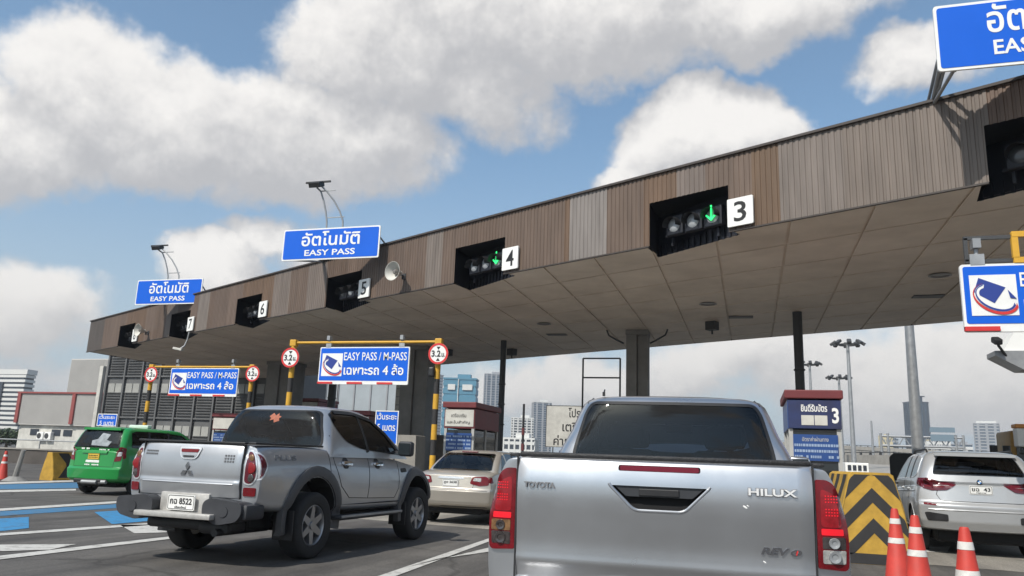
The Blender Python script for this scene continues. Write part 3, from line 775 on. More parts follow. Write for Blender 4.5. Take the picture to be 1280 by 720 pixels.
def pickup_far():
    t = thing('pickup_truck', 'dusty silver pickup with dark step bumper and an orange sticker on its rear window', 'pickup truck', (-6.28, 7.95, 0), rad(-3.0)); t.scale = (1.08, 1, 1.015)
    st = [(0, .865, .66, 1.315), (.03, .875, .62, 1.325), (.3, .895, .56, 1.335), (1.2, .90, .56, 1.335), (1.45, .90, .54, 1.33), (1.55, .90, .52, 1.31), (2.5, .90, .50, 1.27), (3.4, .90, .50, 1.23), (3.75, .895, .50, 1.17), (4.4, .885, .52, 1.10), (4.75, .86, .54, 1.0), (4.95, .80, .54, .84), (5.0, .74, .56, .78)]
    body = loft_body(st, PICKF, rear=[(.5, .03), (.8, .0), (1.1, -.01), (1.32, .03)], rear_round=.10, front_round=.3, wheels=(1.18, 4.1), wr=.395, well=(.46, .51), bed=(-.672, .672, -.5, 1.42, .9), paintm=silver2)
    bo = link('body', body, None, t)
    ROWS_B = [(1.22, .85, 1.47, 3.82, .12), (1.32, .84, 1.475, 3.66, .14), (1.46, .805, 1.49, 3.46, .15), (1.61, .755, 1.52, 3.24, .17), (1.74, .70, 1.56, 3.0, .18), (1.81, .665, 1.60, 2.85, .2), (1.85, .62, 1.65, 2.74, .22), (1.878, .54, 1.73, 2.62, .24), (1.894, .41, 1.86, 2.5, .24), (1.902, .25, 2.0, 2.4, .2)]
    cab = greenhouse(ROWS_B)
    co = link('cab', cab, silver2, t)
    bv = bvh_of(body, cab); bvb = bvh_of(body)
    gl = rnd([(-.745, 1.345), (.745, 1.345), (.73, 1.47), (.63, 1.77), (.57, 1.81), (-.57, 1.81), (-.63, 1.77), (-.73, 1.47)], [.1, .1, .06, .1, .06, .06, .1, .06])
    g = patch('rear_window', gl, 'rear', bv, glass, t, off=.006)
    ribbon('window_seal', gl, .02, 'rear', bv, black, g, off=.008, closed=True)
    bm = bmesh.new(); pts = []
    for k in range(14):
        r = .085 if k % 2 == 0 else .035 + .02 * (k % 3); a = 2 * math.pi * k / 14 + .2; pts.append((.02 + r * math.cos(a) * 1.1, 1.71 + r * math.sin(a) * .8))
    patch('window_sticker', pts, 'rear', bvh_of(g.data), mat('sticker_orange', (.36, .10, .05), .6, var=.4, vscale=40), g, off=.003, th=.002)
    def side(ax):
        dlo = rnd([(1.68, 1.77), (1.72, 1.63), (1.93, 1.43), (2.35, 1.335), (3.48, 1.27), (3.10, 1.58), (2.76, 1.77), (2.3, 1.835), (1.78, 1.825)], [.03, .06, .12, .12, .03, .12, .1, .1, .03])
        patch('side_window', dlo, ax, bv, glass, t, off=.006)
        ribbon('window_pillar', [(2.50, 1.30), (2.40, 1.825)], .06, ax, bv, black, t, off=.011)
        ribbon('rain_deflector', [(1.80, 1.815), (2.3, 1.825), (2.76, 1.75), (3.09, 1.57), (3.40, 1.32)], .045, ax, bv, black, t, off=.02, th=.02)
        ribbon('door_gap', [(1.58, 1.50), (1.62, 1.15), (1.78, .85), (2.0, .70), (2.5, .68), (2.55, 1.3)], .009, ax, bvb, ink, bo)
        ribbon('door_gap', [(2.5, .68), (3.3, .66), (3.42, .8), (3.45, 1.22)], .009, ax, bvb, ink, bo)
        ribbon('door_gap', [(1.50, 1.3), (1.53, .6)], .009, ax, bvb, ink, bo)
        ribbon('sill_trim', [(1.75, .565), (3.45, .565)], .10, ax, bvb, dgrey, t, off=.012)
        for y in (1.80, 2.68):
            patch('door_handle', rnd([(y, 1.12), (y + .22, 1.115), (y + .22, 1.17), (y, 1.175)], .022), ax, bvb, mat('bright_chrome', (.8, .8, .81), .15, 1.0) if 'bright_chrome' not in MATS else MATS['bright_chrome'], t, off=.04, th=.035, dome=.01)
            patch('handle_cup', rnd([(y + .03, 1.075), (y + .17, 1.075), (y + .17, 1.215), (y + .03, 1.215)], .05), ax, bvb, dgrey, t, off=.004, th=.01)
        for wy in (1.18, 4.1):
            ribbon('wheel_arch_flare', arch(wy, .46, .585, -14, 194), .13, ax, bvb, flaregrey, t, off=.022, th=.05, mid=.022)
        patch('side_vent', rnd([(3.52, 1.02), (3.72, 1.03), (3.70, 1.09), (3.52, 1.08)], .02), ax, bvb, black, t, off=.008)
        patch('fuel_flap', rnd([(.78, .93), (.98, .93), (.98, 1.13), (.78, 1.13)], .03), ax, bvb, silver2, t, off=.002) if ax == 'left' else None
    both(side)
    # side lettering
    p = cast(bvb, 'right', .62, 1.21)
    tx = text('side_lettering', 'PLUS', mat('decal_grey', (.16, .165, .175), .5), t, 0, 0, .42, .062, y=0, depth=.004, align='L', bold=.03)
    tx.rotation_euler = (rad(0), 0, rad(90)); bvb_ = bvb
    for v in tx.data.vertices:      # wrap the letters onto the flank
        q_ = cast(bvb_, 'right', .34 + v.co.x, 1.165 + v.co.z).x; v.co = (q_ + .004 - v.co.y, .34 + v.co.x, 1.165 + v.co.z)
    tx.location = (0, 0, 0); tx.rotation_euler = (0, 0, 0)
    patch('windscreen', rnd([(-.70, 1.30), (.70, 1.30), (.56, 1.72), (-.56, 1.72)], .06), 'front', bv, clearglass, t)
    patch('grille', rnd([(-.35, .68), (.35, .68), (.4, .93), (-.4, .93)], .04), 'front', bvb, black, t)
    for s in (-1, 1):
        pts = [(s * .45, .84), (s * .74, .84), (s * .76, .98), (s * .45, .94)]
        patch('headlamp', rnd(pts if s > 0 else pts[::-1], .04), 'front', bvb, clear, t)
    dlo = rnd([(1.68, 1.77), (1.72, 1.63), (1.93, 1.43), (2.35, 1.335), (3.48, 1.27), (3.10, 1.58), (2.76, 1.77), (2.3, 1.835), (1.78, 1.825)], [.03, .06, .12, .12, .03, .12, .1, .1, .03])
    co.data = hollow(cab, ROWS_B, silver2, gl, [dlo], [(-.70, 1.30), (.70, 1.30), (.56, 1.72), (-.56, 1.72)]); cabin(t, 1.36, (1.85, 2.7), .36, 3.02)
    # tailgate
    prof = smooth_tab([(.73, .012), (.78, -.002), (.86, -.022), (.90, -.028), (.935, -.018), (1.0, -.022), (1.1, -.020), (1.2, -.008), (1.27, .010), (1.31, .026), (1.33, .044)])
    tg = tailgate_mesh(.665, .73, 1.33, prof, .05, bulge=.02); tg.shade_smooth(); tg.set_sharp_from_angle(angle=rad(30))
    for v in tg.vertices: v.co.y -= .012
    to = link('tailgate', tg, silver2, t); bt = bvh_of(tg)
    bm = bmesh.new(); box(bm, (0, .04, 1.345), (1.36, .07, .024), bev=.009); finish(bm, 'tailgate_cap', black, to, smooth_=True)
    for s in (-1, 1):
        bm = bmesh.new(); box(bm, (s * .745, .74, 1.348), (.10, 1.40, .026), bev=.010); finish(bm, 'bed_rail_cap', black, t, smooth_=True)
        bm = bmesh.new(); box(bm, (s * .672, .03, 1.03), (.008, .03, .6)); finish(bm, 'tailgate_gap', ink, bo)
    hs = patch('handle_surround', rnd([(-.15, 1.285), (-.105, 1.145), (.105, 1.145), (.15, 1.285)][::-1], [.03, .06, .06, .03]), 'rear', bt, chrome, to, off=.014, dome=.006)
    bh = bvh_of(hs.data)
    hb = patch('tailgate_handle', rnd([(-.125, 1.268), (-.09, 1.16), (.09, 1.16), (.125, 1.268)][::-1], [.025, .04, .04, .025]), 'rear', bh, silver2, hs, off=.003)
    patch('high_brake_lamp', rnd([(-.11, 1.225), (.11, 1.225), (.12, 1.262), (-.12, 1.262)], .01), 'rear', bvh_of(hb.data), redlens, hs, off=.006)
    patch('handle_slot', rnd([(-.07, 1.168), (.07, 1.168), (.075, 1.188), (-.075, 1.188)], .006), 'rear', bvh_of(hb.data), black, hs, off=.004)
    # three-diamond emblem
    bm = bmesh.new(); L_ = .055
    yb = cast(bt, 'rear', 0, 1.02).y
    for k in range(3):
        a = rad(90 + 120 * k); d1 = Vector((math.cos(a + rad(30)), math.sin(a + rad(30)))) * L_; d2 = Vector((math.cos(a - rad(30)), math.sin(a - rad(30)))) * L_
        c = Vector((0, 1.02)); slab_xz(bm, [c, c + d2, c + d1 + d2, c + d1], yb - .014, yb + .01)
    finish(bm, 'emblem', mat('emblem_grey', (.35, .35, .36), .2, 1.0), to)
    # small unreadable badges
    for (x, z, w, rows) in ((-.53, 1.225, .15, 2), (.52, 1.20, .10, 3)):
        bm = bmesh.new()
        for r_ in range(rows):
            n = 7 if rows == 2 else 4
            for k in range(n):
                p = cast(bt, 'rear', x - w / 2 + w * k / (n - 1), z - .032 * r_); box(bm, p + Vector((0, -.004, 0)), (w / n * .75, .006, .021))
        finish(bm, 'badge', MATS['decal_grey'], to)
    ribbon('tailgate_crease', [(-.6, .885), (.6, .885)], .02, 'rear', bt, silver2, to, off=.001, mid=.006)
    for s in (-1, 1):
        f = (lambda L_: [(s * a, b) for a, b in L_] if s > 0 else [(s * a, b) for a, b in L_][::-1])
        o = f(rnd([(.69, .90), (.78, .88), (.835, .95), (.838, 1.08), (.80, 1.21), (.765, 1.265), (.71, 1.275), (.695, 1.1)], [.05, .06, .06, .08, .08, .04, .04, .1]))
        lens = patch('tail_lamp', o, 'rear', bvb, chrome, t, off=.012, th=.04, res=.03)
        bl = bvh_of(lens.data)
        inner = f(rnd([(.704, .915), (.778, .898), (.822, .96), (.826, 1.08), (.789, 1.20), (.757, 1.252), (.720, 1.258), (.708, 1.1)], [.05, .06, .06, .08, .08, .04, .04, .1]))
        ri = patch('lamp_lens', inner, 'rear', bl, darkred, lens, off=.004, res=.03)
        for (x, z, r, m) in ((.766, .965, .046, smoke), (.766, 1.075, .062, mat('bulb_red', (.22, .008, .012), .2, coat=.3) if 'bulb_red' not in MATS else MATS['bulb_red']), (.752, 1.185, .040, amber)):
            p = cast(bl, 'rear', s * x, z); bm = bmesh.new()
            bmesh.ops.create_uvsphere(bm, u_segments=18, v_segments=10, radius=1, matrix=Matrix.Translation((s * x, p.y - .004, z)) @ Matrix.Diagonal((r, .007, r, 1)))
            finish(bm, 'lamp_bulb', m, lens, smooth_=True)
        # the part wrapping round the side
        ax = 'right' if s > 0 else 'left'
        sp = rnd([(.06, .93), (.13, .98), (.20, 1.1), (.17, 1.2), (.08, 1.265), (.03, 1.2), (.03, 1.0)], .04)
        sl_ = patch('tail_lamp', sp, ax, bvb, chrome, t, off=.010, th=.03, res=.03)
        patch('lamp_lens', rnd([(.06, .955), (.12, 1.0), (.175, 1.1), (.15, 1.185), (.08, 1.24), (.045, 1.19), (.045, 1.0)], .03), ax, bvh_of(sl_.data), darkred, sl_, off=.004, res=.03)
        patch('bumper_reflector', f(rnd([(.70, .765), (.83, .765), (.835, .86), (.70, .86)], .02)), 'rear', bvb, redlens, t, off=.012, res=.03)
    # step bumper
    for s in (-1, 1):
        bm = bmesh.new(); pts = rnd([(s * .33, .54), (s * .52, .45), (s * .77, .50), (s * .825, .58), (s * .82, .70), (s * .66, .715), (s * .42, .74), (s * .33, .69)], .06)
        slab_xz(bm, pts if s > 0 else pts[::-1], -.14, .10)
        cyl(bm, (s * .60, -.15, .60), (s * .60, -.12, .60), .06, seg=20)
        box(bm, (s * .82, .07, .60), (.09, .34, .17), bev=.04)
        finish(bm, 'bumper_corner', dgrey, t, smooth_=True)
    b = t
    bm = bmesh.new(); box(bm, (0, -.12, .535), (1.0, .20, .06), bev=.012); box(bm, (0, .0, .66), (.64, .06, .22), bev=.01)
    finish(bm, 'bumper_step', mat('step_alloy', (.46, .45, .43), .5, .3, var=.3, vscale=9), b, smooth_=True)
    number_plate(t, .0, .665, .36, .17, -.08, 'กฉ 8522', 'เชียงใหม่')
    # chassis, mud flaps, towing bits
    bm = bmesh.new(); box(bm, (0, .25, .42), (1.15, .35, .12), bev=.04); box(bm, (.35, .1, .40), (.4, .12, .14), bev=.05); cyl(bm, (-.7, 1.18, .38), (.7, 1.18, .38), .08); cyl(bm, (.45, -.05, .36), (.45, .9, .36), .04)
    finish(bm, 'chassis', black, t, smooth_=True)
    for s in (-1, 1):
        for wy in (.70, 3.62):
            bm = bmesh.new(); box(bm, (s * .80, wy, .42), (.26, .02, .34), bev=.006); finish(bm, 'mud_flap', black, t)
        bm = bmesh.new(); box(bm, (s * .90, 2.55, .46), (.16, 1.75, .05), bev=.02); box(bm, (s * .78, 2.0, .45), (.2, .05, .05)); box(bm, (s * .78, 3.1, .45), (.2, .05, .05))
        sp = finish(bm, 'side_step', dgrey, t, smooth_=True)
        bm = bmesh.new(); box(bm, (s * .975, 2.55, .472), (.02, 1.7, .03), bev=.006); finish(bm, 'step_trim', galv, sp)
    four_wheels(t, 1.58, (1.18, 4.1), .395, .27, 6); under(t, 1.2, .3, 4.8, .36, .75)
    mirrors(t, .89, 3.3, 1.37, dgrey, (.22, .14, .22))
    return t

def hollow(cab, rows, pm, rear=None, side=None, front=None):
    """open up the cab: a lined cabin inside and real openings behind the glass"""
    z0, z1 = rows[0][0], rows[-1][0]; inner = []
    for r in rows:
        if r[1] < .40: continue
        k = (r[0] - z0) / (z1 - z0)
        inner.append((z0 + .02 + (z1 - z0 - .075) * k, r[1] - .045, r[2] + .05, r[3] - .05, r[4]) + tuple(r[5:]))
    me = cab; mats = [pm]
    g = greenhouse(inner); b = bmesh.new(); b.from_mesh(g); me = bool_diff(me, mats, b, headliner)
    ym = (rows[-3][2] + rows[-3][3]) / 2
    def shrink(o):
        cx = sum(p[0] for p in o) / len(o); cy = sum(p[1] for p in o) / len(o); return [(cx + (p[0] - cx) * .975, cy + (p[1] - cy) * .955) for p in o]
    def ccw(o):
        a = sum(o[i - 1][0] * o[i][1] - o[i][0] * o[i - 1][1] for i in range(len(o))); return o if a > 0 else o[::-1]
    if rear: b = bmesh.new(); slab_xz(b, ccw(shrink(rear)), -2, ym); me = bool_diff(me, list(me.materials), b, ink)
    if front: b = bmesh.new(); slab_xz(b, ccw(shrink(front)), ym, 12); me = bool_diff(me, list(me.materials), b, ink)
    if side:
        for o in side:
            b = bmesh.new(); q = ccw(shrink(o)); v0 = [b.verts.new((-3, p[0], p[1])) for p in q]; v1 = [b.verts.new((3, p[0], p[1])) for p in q]; n = len(q)
            b.faces.new(v0); b.faces.new(v1[::-1])
            for i in range(n): b.faces.new((v0[i], v0[(i + 1) % n], v1[(i + 1) % n], v1[i]))
            me = bool_diff(me, list(me.materials), b, ink)
    me.shade_smooth(); me.set_sharp_from_angle(angle=rad(40)); return me
def cabin(t, zb, rows_y, w, wheel_y):
    for y in rows_y:
        for x in (-w, w):
            bm = bmesh.new(); box(bm, (x, y, zb - .06), (w * 1.25, .14, .30), bev=.05); st = finish(bm, 'seat', seatcloth, t, smooth_=True)
            bm = bmesh.new(); box(bm, (x, y - .02, zb + .19), (.27, .10, .16), bev=.045); finish(bm, 'headrest', seatcloth, st, smooth_=True)
    bm = bmesh.new(); lathe(bm, [(.17, 0), (.185, .015), (.20, 0), (.185, -.015)], 'Z', 24, Matrix.Translation((w, wheel_y, zb - .03)) @ Matrix.Rotation(rad(65), 4, 'X'), closed=True); finish(bm, 'steering_wheel', black, t)
    bm = bmesh.new(); box(bm, (0, wheel_y + .22, zb + .30), (.24, .03, .07), bev=.012); finish(bm, 'rear_view_mirror', black, t)
    bm = bmesh.new(); box(bm, (0, wheel_y + .28, zb - .05), (w * 3.2, .40, .16), bev=.05); finish(bm, 'dashboard', black, t, smooth_=True)
CARS = {}
def open_cab(t, co, rear, side, front, zb, ry, w, wy):
    cab, rows, pm = CARS[t.name]; co.data = hollow(cab, rows, pm, rear, side, front); cabin(t, zb, ry, w, wy)
def make_car(name, label, cat, loc, yaw, pm, st, rows, rear, wheels, wr, track, spokes=5, front=None, rear_round=.12, tw=.23, prof=CARF):
    t = thing(name, label, cat, loc, yaw)
    body = loft_body(st, prof, rear=rear, front=front, rear_round=rear_round, front_round=.35, wheels=wheels, wr=wr, paintm=pm)
    cab = greenhouse(rows)
    bo = link('body', body, None, t); co = link('cab', cab, pm, t)
    four_wheels(t, track, wheels, wr, tw, spokes); under(t, track - .3, .25, st[-1][0] - .3, .2, .5)
    t['_'] = 0; del t['_']
    CARS[t.name] = (cab, rows, pm); return t, bo, co, bvh_of(body, cab), bvh_of(body, cab)

def suv():
    st = [(0, .93, .42, 1.13), (.03, .945, .40, 1.15), (.25, .965, .38, 1.19), (1.0, .97, .34, 1.17), (2.0, .97, .32, 1.14), (3.1, .97, .32, 1.10), (3.5, .965, .34, 1.07), (4.2, .95, .36, 1.0), (4.65, .90, .36, .88), (4.86, .80, .38, .70), (4.9, .76, .4, .68)]
    rows = [(1.02, .91, .22, 3.75, .16, 0), (1.12, .91, .16, 3.6, .17, .0), (1.20, .90, .10, 3.46, .18, .03), (1.36, .85, .16, 3.18, .18), (1.50, .80, .26, 2.92, .18), (1.62, .745, .36, 2.66, .18), (1.67, .70, .42, 2.5, .2), (1.70, .63, .52, 2.35, .22), (1.72, .50, .70, 2.2, .22), (1.73, .3, 1.0, 2.0, .2)]
    t, bo, co, bv, bvb = make_car('suv', 'silver grey SUV with dark red tail lamps beside the orange cones at right', 'SUV', (3.66, 15.1, 0), rad(-3), suvpaint, st, rows,
        [(.40, .02), (.55, -.06), (.82, -.08), (.86, -.02), (1.15, .03)], (.95, 3.88), .37, 1.66, 5, rear_round=.20)
    sp = bmesh.new()
    gl = rnd([(-.70, 1.31), (.70, 1.31), (.60, 1.58), (.55, 1.625), (-.55, 1.625), (-.60, 1.58)], .06)
    g = patch('rear_window', gl, 'rear', bv, glass, t, off=.006)
    # roof spoiler over the glass
    bm = bmesh.new(); slab_xz(bm, rnd([(-.62, 1.625), (.62, 1.625), (.60, 1.675), (-.60, 1.675)], .02), .27, .60); finish(bm, 'roof_spoiler', suvpaint, t, smooth_=True)
    patch('high_brake_lamp', rnd([(-.2, 1.635), (.2, 1.635), (.2, 1.65), (-.2, 1.65)], .004), 'rear', bv, darkred, t, off=.10, th=.05) if False else None
    for s in (-1, 1):
        f = (lambda L_: [(s * a, b) for a, b in L_] if s > 0 else [(s * a, b) for a, b in L_][::-1])
        l = patch('tail_lamp', f(rnd([(.34, 1.16), (.50, 1.055), (.72, 1.04), (.86, 1.08), (.855, 1.235), (.79, 1.255), (.60, 1.20)], .03)), 'rear', bvb, darkred, t, off=.014, th=.03, res=.03)
        bl = bvh_of(l.data)
        patch('lamp_band', f(rnd([(.56, 1.085), (.83, 1.10), (.83, 1.125), (.54, 1.115)], .01)), 'rear', bl, redlens, l, off=.004, res=.03)
        patch('lamp_band', f(rnd([(.60, 1.165), (.83, 1.18), (.83, 1.215), (.78, 1.23), (.66, 1.195)], .01)), 'rear', bl, redlens, l, off=.004, res=.03)
        ax = 'right' if s > 0 else 'left'
        patch('tail_lamp', rnd([(.06, 1.07), (.40, 1.16), (.38, 1.24), (.06, 1.25)], .03), ax, bvb, darkred, t, off=.010, th=.02)
        patch('bumper_reflector', f(rnd([(.68, .80), (.86, .81), (.86, .845), (.68, .835)], .008)), 'rear', bvb, redlens, t, off=.006)
        patch('bumper_vent', f(rnd([(.52, .55), (.82, .55), (.86, .68), (.80, .69), (.52, .66)], .025)), 'rear', bvb, black, t, off=.008)
    ribbon('tailgate_gap', [(-.62, 1.12), (-.66, .98), (-.60, .88), (.60, .88), (.66, .98), (.62, 1.12)], .009, 'rear', bvb, ink, bo)
    ribbon('bumper_crease', [(-.80, .735), (.80, .735)], .03, 'rear', bvb, suvpaint, bo, off=.001, mid=.01)
    y = cast(bvb, 'rear', 0, 1.07).y; number_plate(t, 0, 1.075, .34, .15, y - .02, 'ขฉ  43', 'กรุงเทพ')
    # roundel
    y = cast(bvb, 'rear', 0, 1.205).y
    bm = bmesh.new(); cyl(bm, (0, y + .01, 1.205), (0, y - .012, 1.205), .042, seg=24); em = finish(bm, 'emblem', ink, t)
    for k in range(4):
        bm = bmesh.new(); pts = [(0, 1.205)] + [(.028 * math.cos(rad(90 * k + 9 * j)), 1.205 + .028 * math.sin(rad(90 * k + 9 * j))) for j in range(11)]
        slab_xz(bm, pts, y - .015, y - .01); finish(bm, 'emblem_quarter', white if k % 2 == 0 else mat('roundel_blue', (.05, .2, .5), .3), em)
    raised_text(t, 'X5', 'badge_lettering', .50, 1.20, .10, .03, bvb, chrome, bold=.02) if False else None
    def side(ax):
        dl = rnd([(.62, 1.60), (.55, 1.30), (.9, 1.25), (3.2, 1.20), (2.75, 1.50), (2.45, 1.615), (1.6, 1.65), (.95, 1.645)], [.03, .05, .05, .03, .1, .08, .1, .05])
        patch('side_window', dl, ax, bv, glass, t, off=.006); ribbon('window_trim', dl, .014, ax, bv, chrome, t, off=.009, closed=True)
        for y in (1.25, 1.95): ribbon('window_pillar', [(y, 1.23), (y + .1 - .08, 1.64)], .06, ax, bv, black, t, off=.012)
        ribbon('door_gap', [(1.12, 1.2), (1.15, .95), (1.42, .50), (2.05, .46), (2.05, 1.18)], .008, ax, bvb, ink, bo)
        ribbon('door_gap', [(2.05, .46), (3.0, .46), (3.15, .8), (3.15, 1.1)], .008, ax, bvb, ink, bo)
        ribbon('body_crease', [(.5, 1.02), (2.0, .99), (3.6, .95)], .03, ax, bvb, suvpaint, bo, off=.001, mid=.008)
        ribbon('sill_trim', [(1.45, .40), (3.35, .40)], .09, ax, bvb, black, t, off=.006)
        for y in (1.25, 2.15): patch('door_handle', rnd([(y, 1.03), (y + .2, 1.03), (y + .2, 1.065), (y, 1.065)], .015), ax, bvb, suvpaint, t, off=.03, th=.03)
        for wy in (.95, 3.88): ribbon('wheel_arch', arch(wy, .37, .44, 0, 180), .035, ax, bvb, suvpaint, bo, off=.006, mid=.006)
    both(side)
    for s in (-1, 1):
        bm = bmesh.new(); tube(bm, [(s * .66, .75, 1.70), (s * .66, .85, 1.745), (s * .66, 2.2, 1.745), (s * .66, 2.35, 1.70)], .018); finish(bm, 'roof_rail', black, t, smooth_=True)
    bm = bmesh.new(); slab_xz(bm, [(-.015, 1.72), (.015, 1.72), (.004, 1.775), (-.004, 1.775)], .85, .98); finish(bm, 'roof_antenna', suvpaint, t)
    patch('windscreen', rnd([(-.78, 1.17), (.78, 1.17), (.64, 1.58), (-.64, 1.58)], .06), 'front', bv, clearglass, t)
    patch('grille', rnd([(-.3, .62), (.3, .62), (.32, .84), (-.32, .84)], .04), 'front', bvb, black, t)
    for s in (-1, 1):
        pts = [(s * .36, .74), (s * .74, .74), (s * .76, .84), (s * .36, .84)]; patch('headlamp', rnd(pts if s > 0 else pts[::-1], .03), 'front', bvb, clear, t)
    open_cab(t, co, gl, [rnd([(.62, 1.60), (.55, 1.30), (.9, 1.25), (3.2, 1.20), (2.75, 1.50), (2.45, 1.615), (1.6, 1.65), (.95, 1.645)], .04)], [(-.78, 1.17), (.78, 1.17), (.64, 1.58), (-.64, 1.58)], 1.22, (1.25, 2.15), .38, 2.65)
    mirrors(t, .95, 3.05, 1.16, black, (.2, .12, .16)); return t

def sedan():
    st = [(0, .80, .40, .93), (.03, .815, .36, .97), (.2, .835, .30, 1.03), (.7, .845, .26, 1.06), (1.4, .845, .24, .98), (2.5, .845, .24, .94), (3.2, .84, .25, .92), (3.7, .82, .26, .86), (4.05, .76, .28, .74), (4.2, .66, .32, .62), (4.22, .6, .34, .58)]
    rows = [(.90, .78, .42, 3.25, .14), (1.0, .765, .50, 3.12, .15), (1.1, .735, .60, 2.94, .15), (1.22, .69, .76, 2.68, .16), (1.33, .64, .94, 2.40, .17), (1.40, .60, 1.08, 2.22, .18), (1.435, .55, 1.2, 2.1, .2), (1.455, .45, 1.35, 1.95, .2), (1.462, .28, 1.5, 1.85, .15)]
    t, bo, co, bv, bvb = make_car('sedan', 'champagne beige four door saloon between the two pickups, rear window full of reflections', 'car', (-5.66, 14.9, 0), rad(-2), beige, st, rows,
        [(.30, .06), (.45, -.02), (.66, -.06), (.70, -.01), (.95, .02), (1.0, .04)], (.80, 3.35), .30, 1.46, 6, rear_round=.16, tw=.19)
    gl = rnd([(-.66, 1.045), (.66, 1.045), (.56, 1.36), (.52, 1.395), (-.52, 1.395), (-.56, 1.36)], .05)
    g = patch('rear_window', gl, 'rear', bv, glass2, t, off=.006)
    for x, h in ((-.28, .2), (.28, .2)):
        pass
    for s in (-1, 1):
        f = (lambda L_: [(s * a, b) for a, b in L_] if s > 0 else [(s * a, b) for a, b in L_][::-1])
        l = patch('tail_lamp', f(rnd([(.40, .80), (.60, .76), (.765, .78), (.755, .91), (.69, .945), (.45, .93)], .03)), 'rear', bvb, redlens, t, off=.012, res=.03)
        patch('reversing_lens', f(rnd([(.46, .855), (.62, .84), (.62, .915), (.48, .905)], .015)), 'rear', bvh_of(l.data), clear, l, off=.004, res=.03)
        patch('tail_lamp', rnd([(.05, .80), (.24, .82), (.22, .93), (.05, .93)], .03), 'right' if s > 0 else 'left', bvb, redlens, t, off=.008)
    ribbon('boot_gap', [(-.50, .95), (-.46, .70), (.46, .70), (.50, .95)], .008, 'rear', bvb, ink, bo)
    patch('plate_trim', rnd([(-.28, .885), (.28, .885), (.26, .925), (-.26, .925)], .01), 'rear', bvb, chrome, t, off=.012)
    y = cast(bvb, 'rear', 0, .80).y; number_plate(t, 0, .80, .34, .145, y - .016, 'ฎข 3638', None)
    ribbon('bumper_gap', [(-.80, .665), (.80, .665)], .008, 'rear', bvb, ink, bo)
    patch('lower_valance', rnd([(-.66, .27), (.66, .27), (.7, .36), (-.7, .36)], .03), 'rear', bvb, black, t, off=.004)
    for x, w in ((-.30, .10), (.62 - .9, 0)):
        if w: 
            p = cast(bvb, 'rear', x - .08, .955); bm = bmesh.new()
            for k in range(4): box(bm, p + Vector((k * .024, -.004, 0)), (.016, .006, .02))
            finish(bm, 'badge', chrome, t)
    def side(ax):
        dl = rnd([(.86, 1.06), (1.15, 1.02), (2.72, .97), (2.42, 1.22), (2.08, 1.375), (1.5, 1.40), (1.15, 1.36)], [.03, .03, .02, .1, .1, .1, .06])
        patch('side_window', dl, ax, bv, glass, t, off=.006)
        for y in (1.28, 1.78): ribbon('window_pillar', [(y, 1.0), (y + .02, 1.40)], .055, ax, bv, black if y > 1.5 else beige, t, off=.010)
        ribbon('door_gap', [(.98, 1.0), (1.02, .72), (1.2, .38), (1.80, .36), (1.80, .98)], .008, ax, bvb, ink, bo)
        ribbon('door_gap', [(1.80, .36), (2.7, .36), (2.8, .6), (2.8, .93)], .008, ax, bvb, ink, bo)
        ribbon('side_moulding', [(1.1, .58), (2.75, .56)], .035, ax, bvb, beige, t, off=.006, mid=.004)
        for y in (1.12, 1.95): patch('door_handle', rnd([(y, .83), (y + .17, .825), (y + .17, .855), (y, .86)], .012), ax, bvb, beige, t, off=.028, th=.03)
    both(side)
    patch('windscreen', rnd([(-.66, .99), (.66, .99), (.52, 1.36), (-.52, 1.36)], .05), 'front', bv, clearglass, t)
    patch('grille', rnd([(-.3, .48), (.3, .48), (.34, .62), (-.34, .62)], .03), 'front', bvb, black, t)
    for s in (-1, 1):
        pts = [(s * .36, .56), (s * .62, .58), (s * .64, .68), (s * .36, .64)]; patch('headlamp', rnd(pts if s > 0 else pts[::-1], .03), 'front', bvb, clear, t)
    bm = bmesh.new(); box(bm, (0, .98, 1.415), (.36, .05, .03), bev=.008); finish(bm, 'high_brake_lamp', darkred, t)
    open_cab(t, co, gl, [rnd([(.86, 1.06), (1.15, 1.02), (2.72, .97), (2.42, 1.22), (2.08, 1.375), (1.5, 1.40), (1.15, 1.36)], .03)], [(-.66, .99), (.66, .99), (.52, 1.36), (-.52, 1.36)], 1.06, (1.15, 1.95), .33, 2.3)
    mirrors(t, .82, 2.62, .98, beige, (.18, .1, .12)); return t

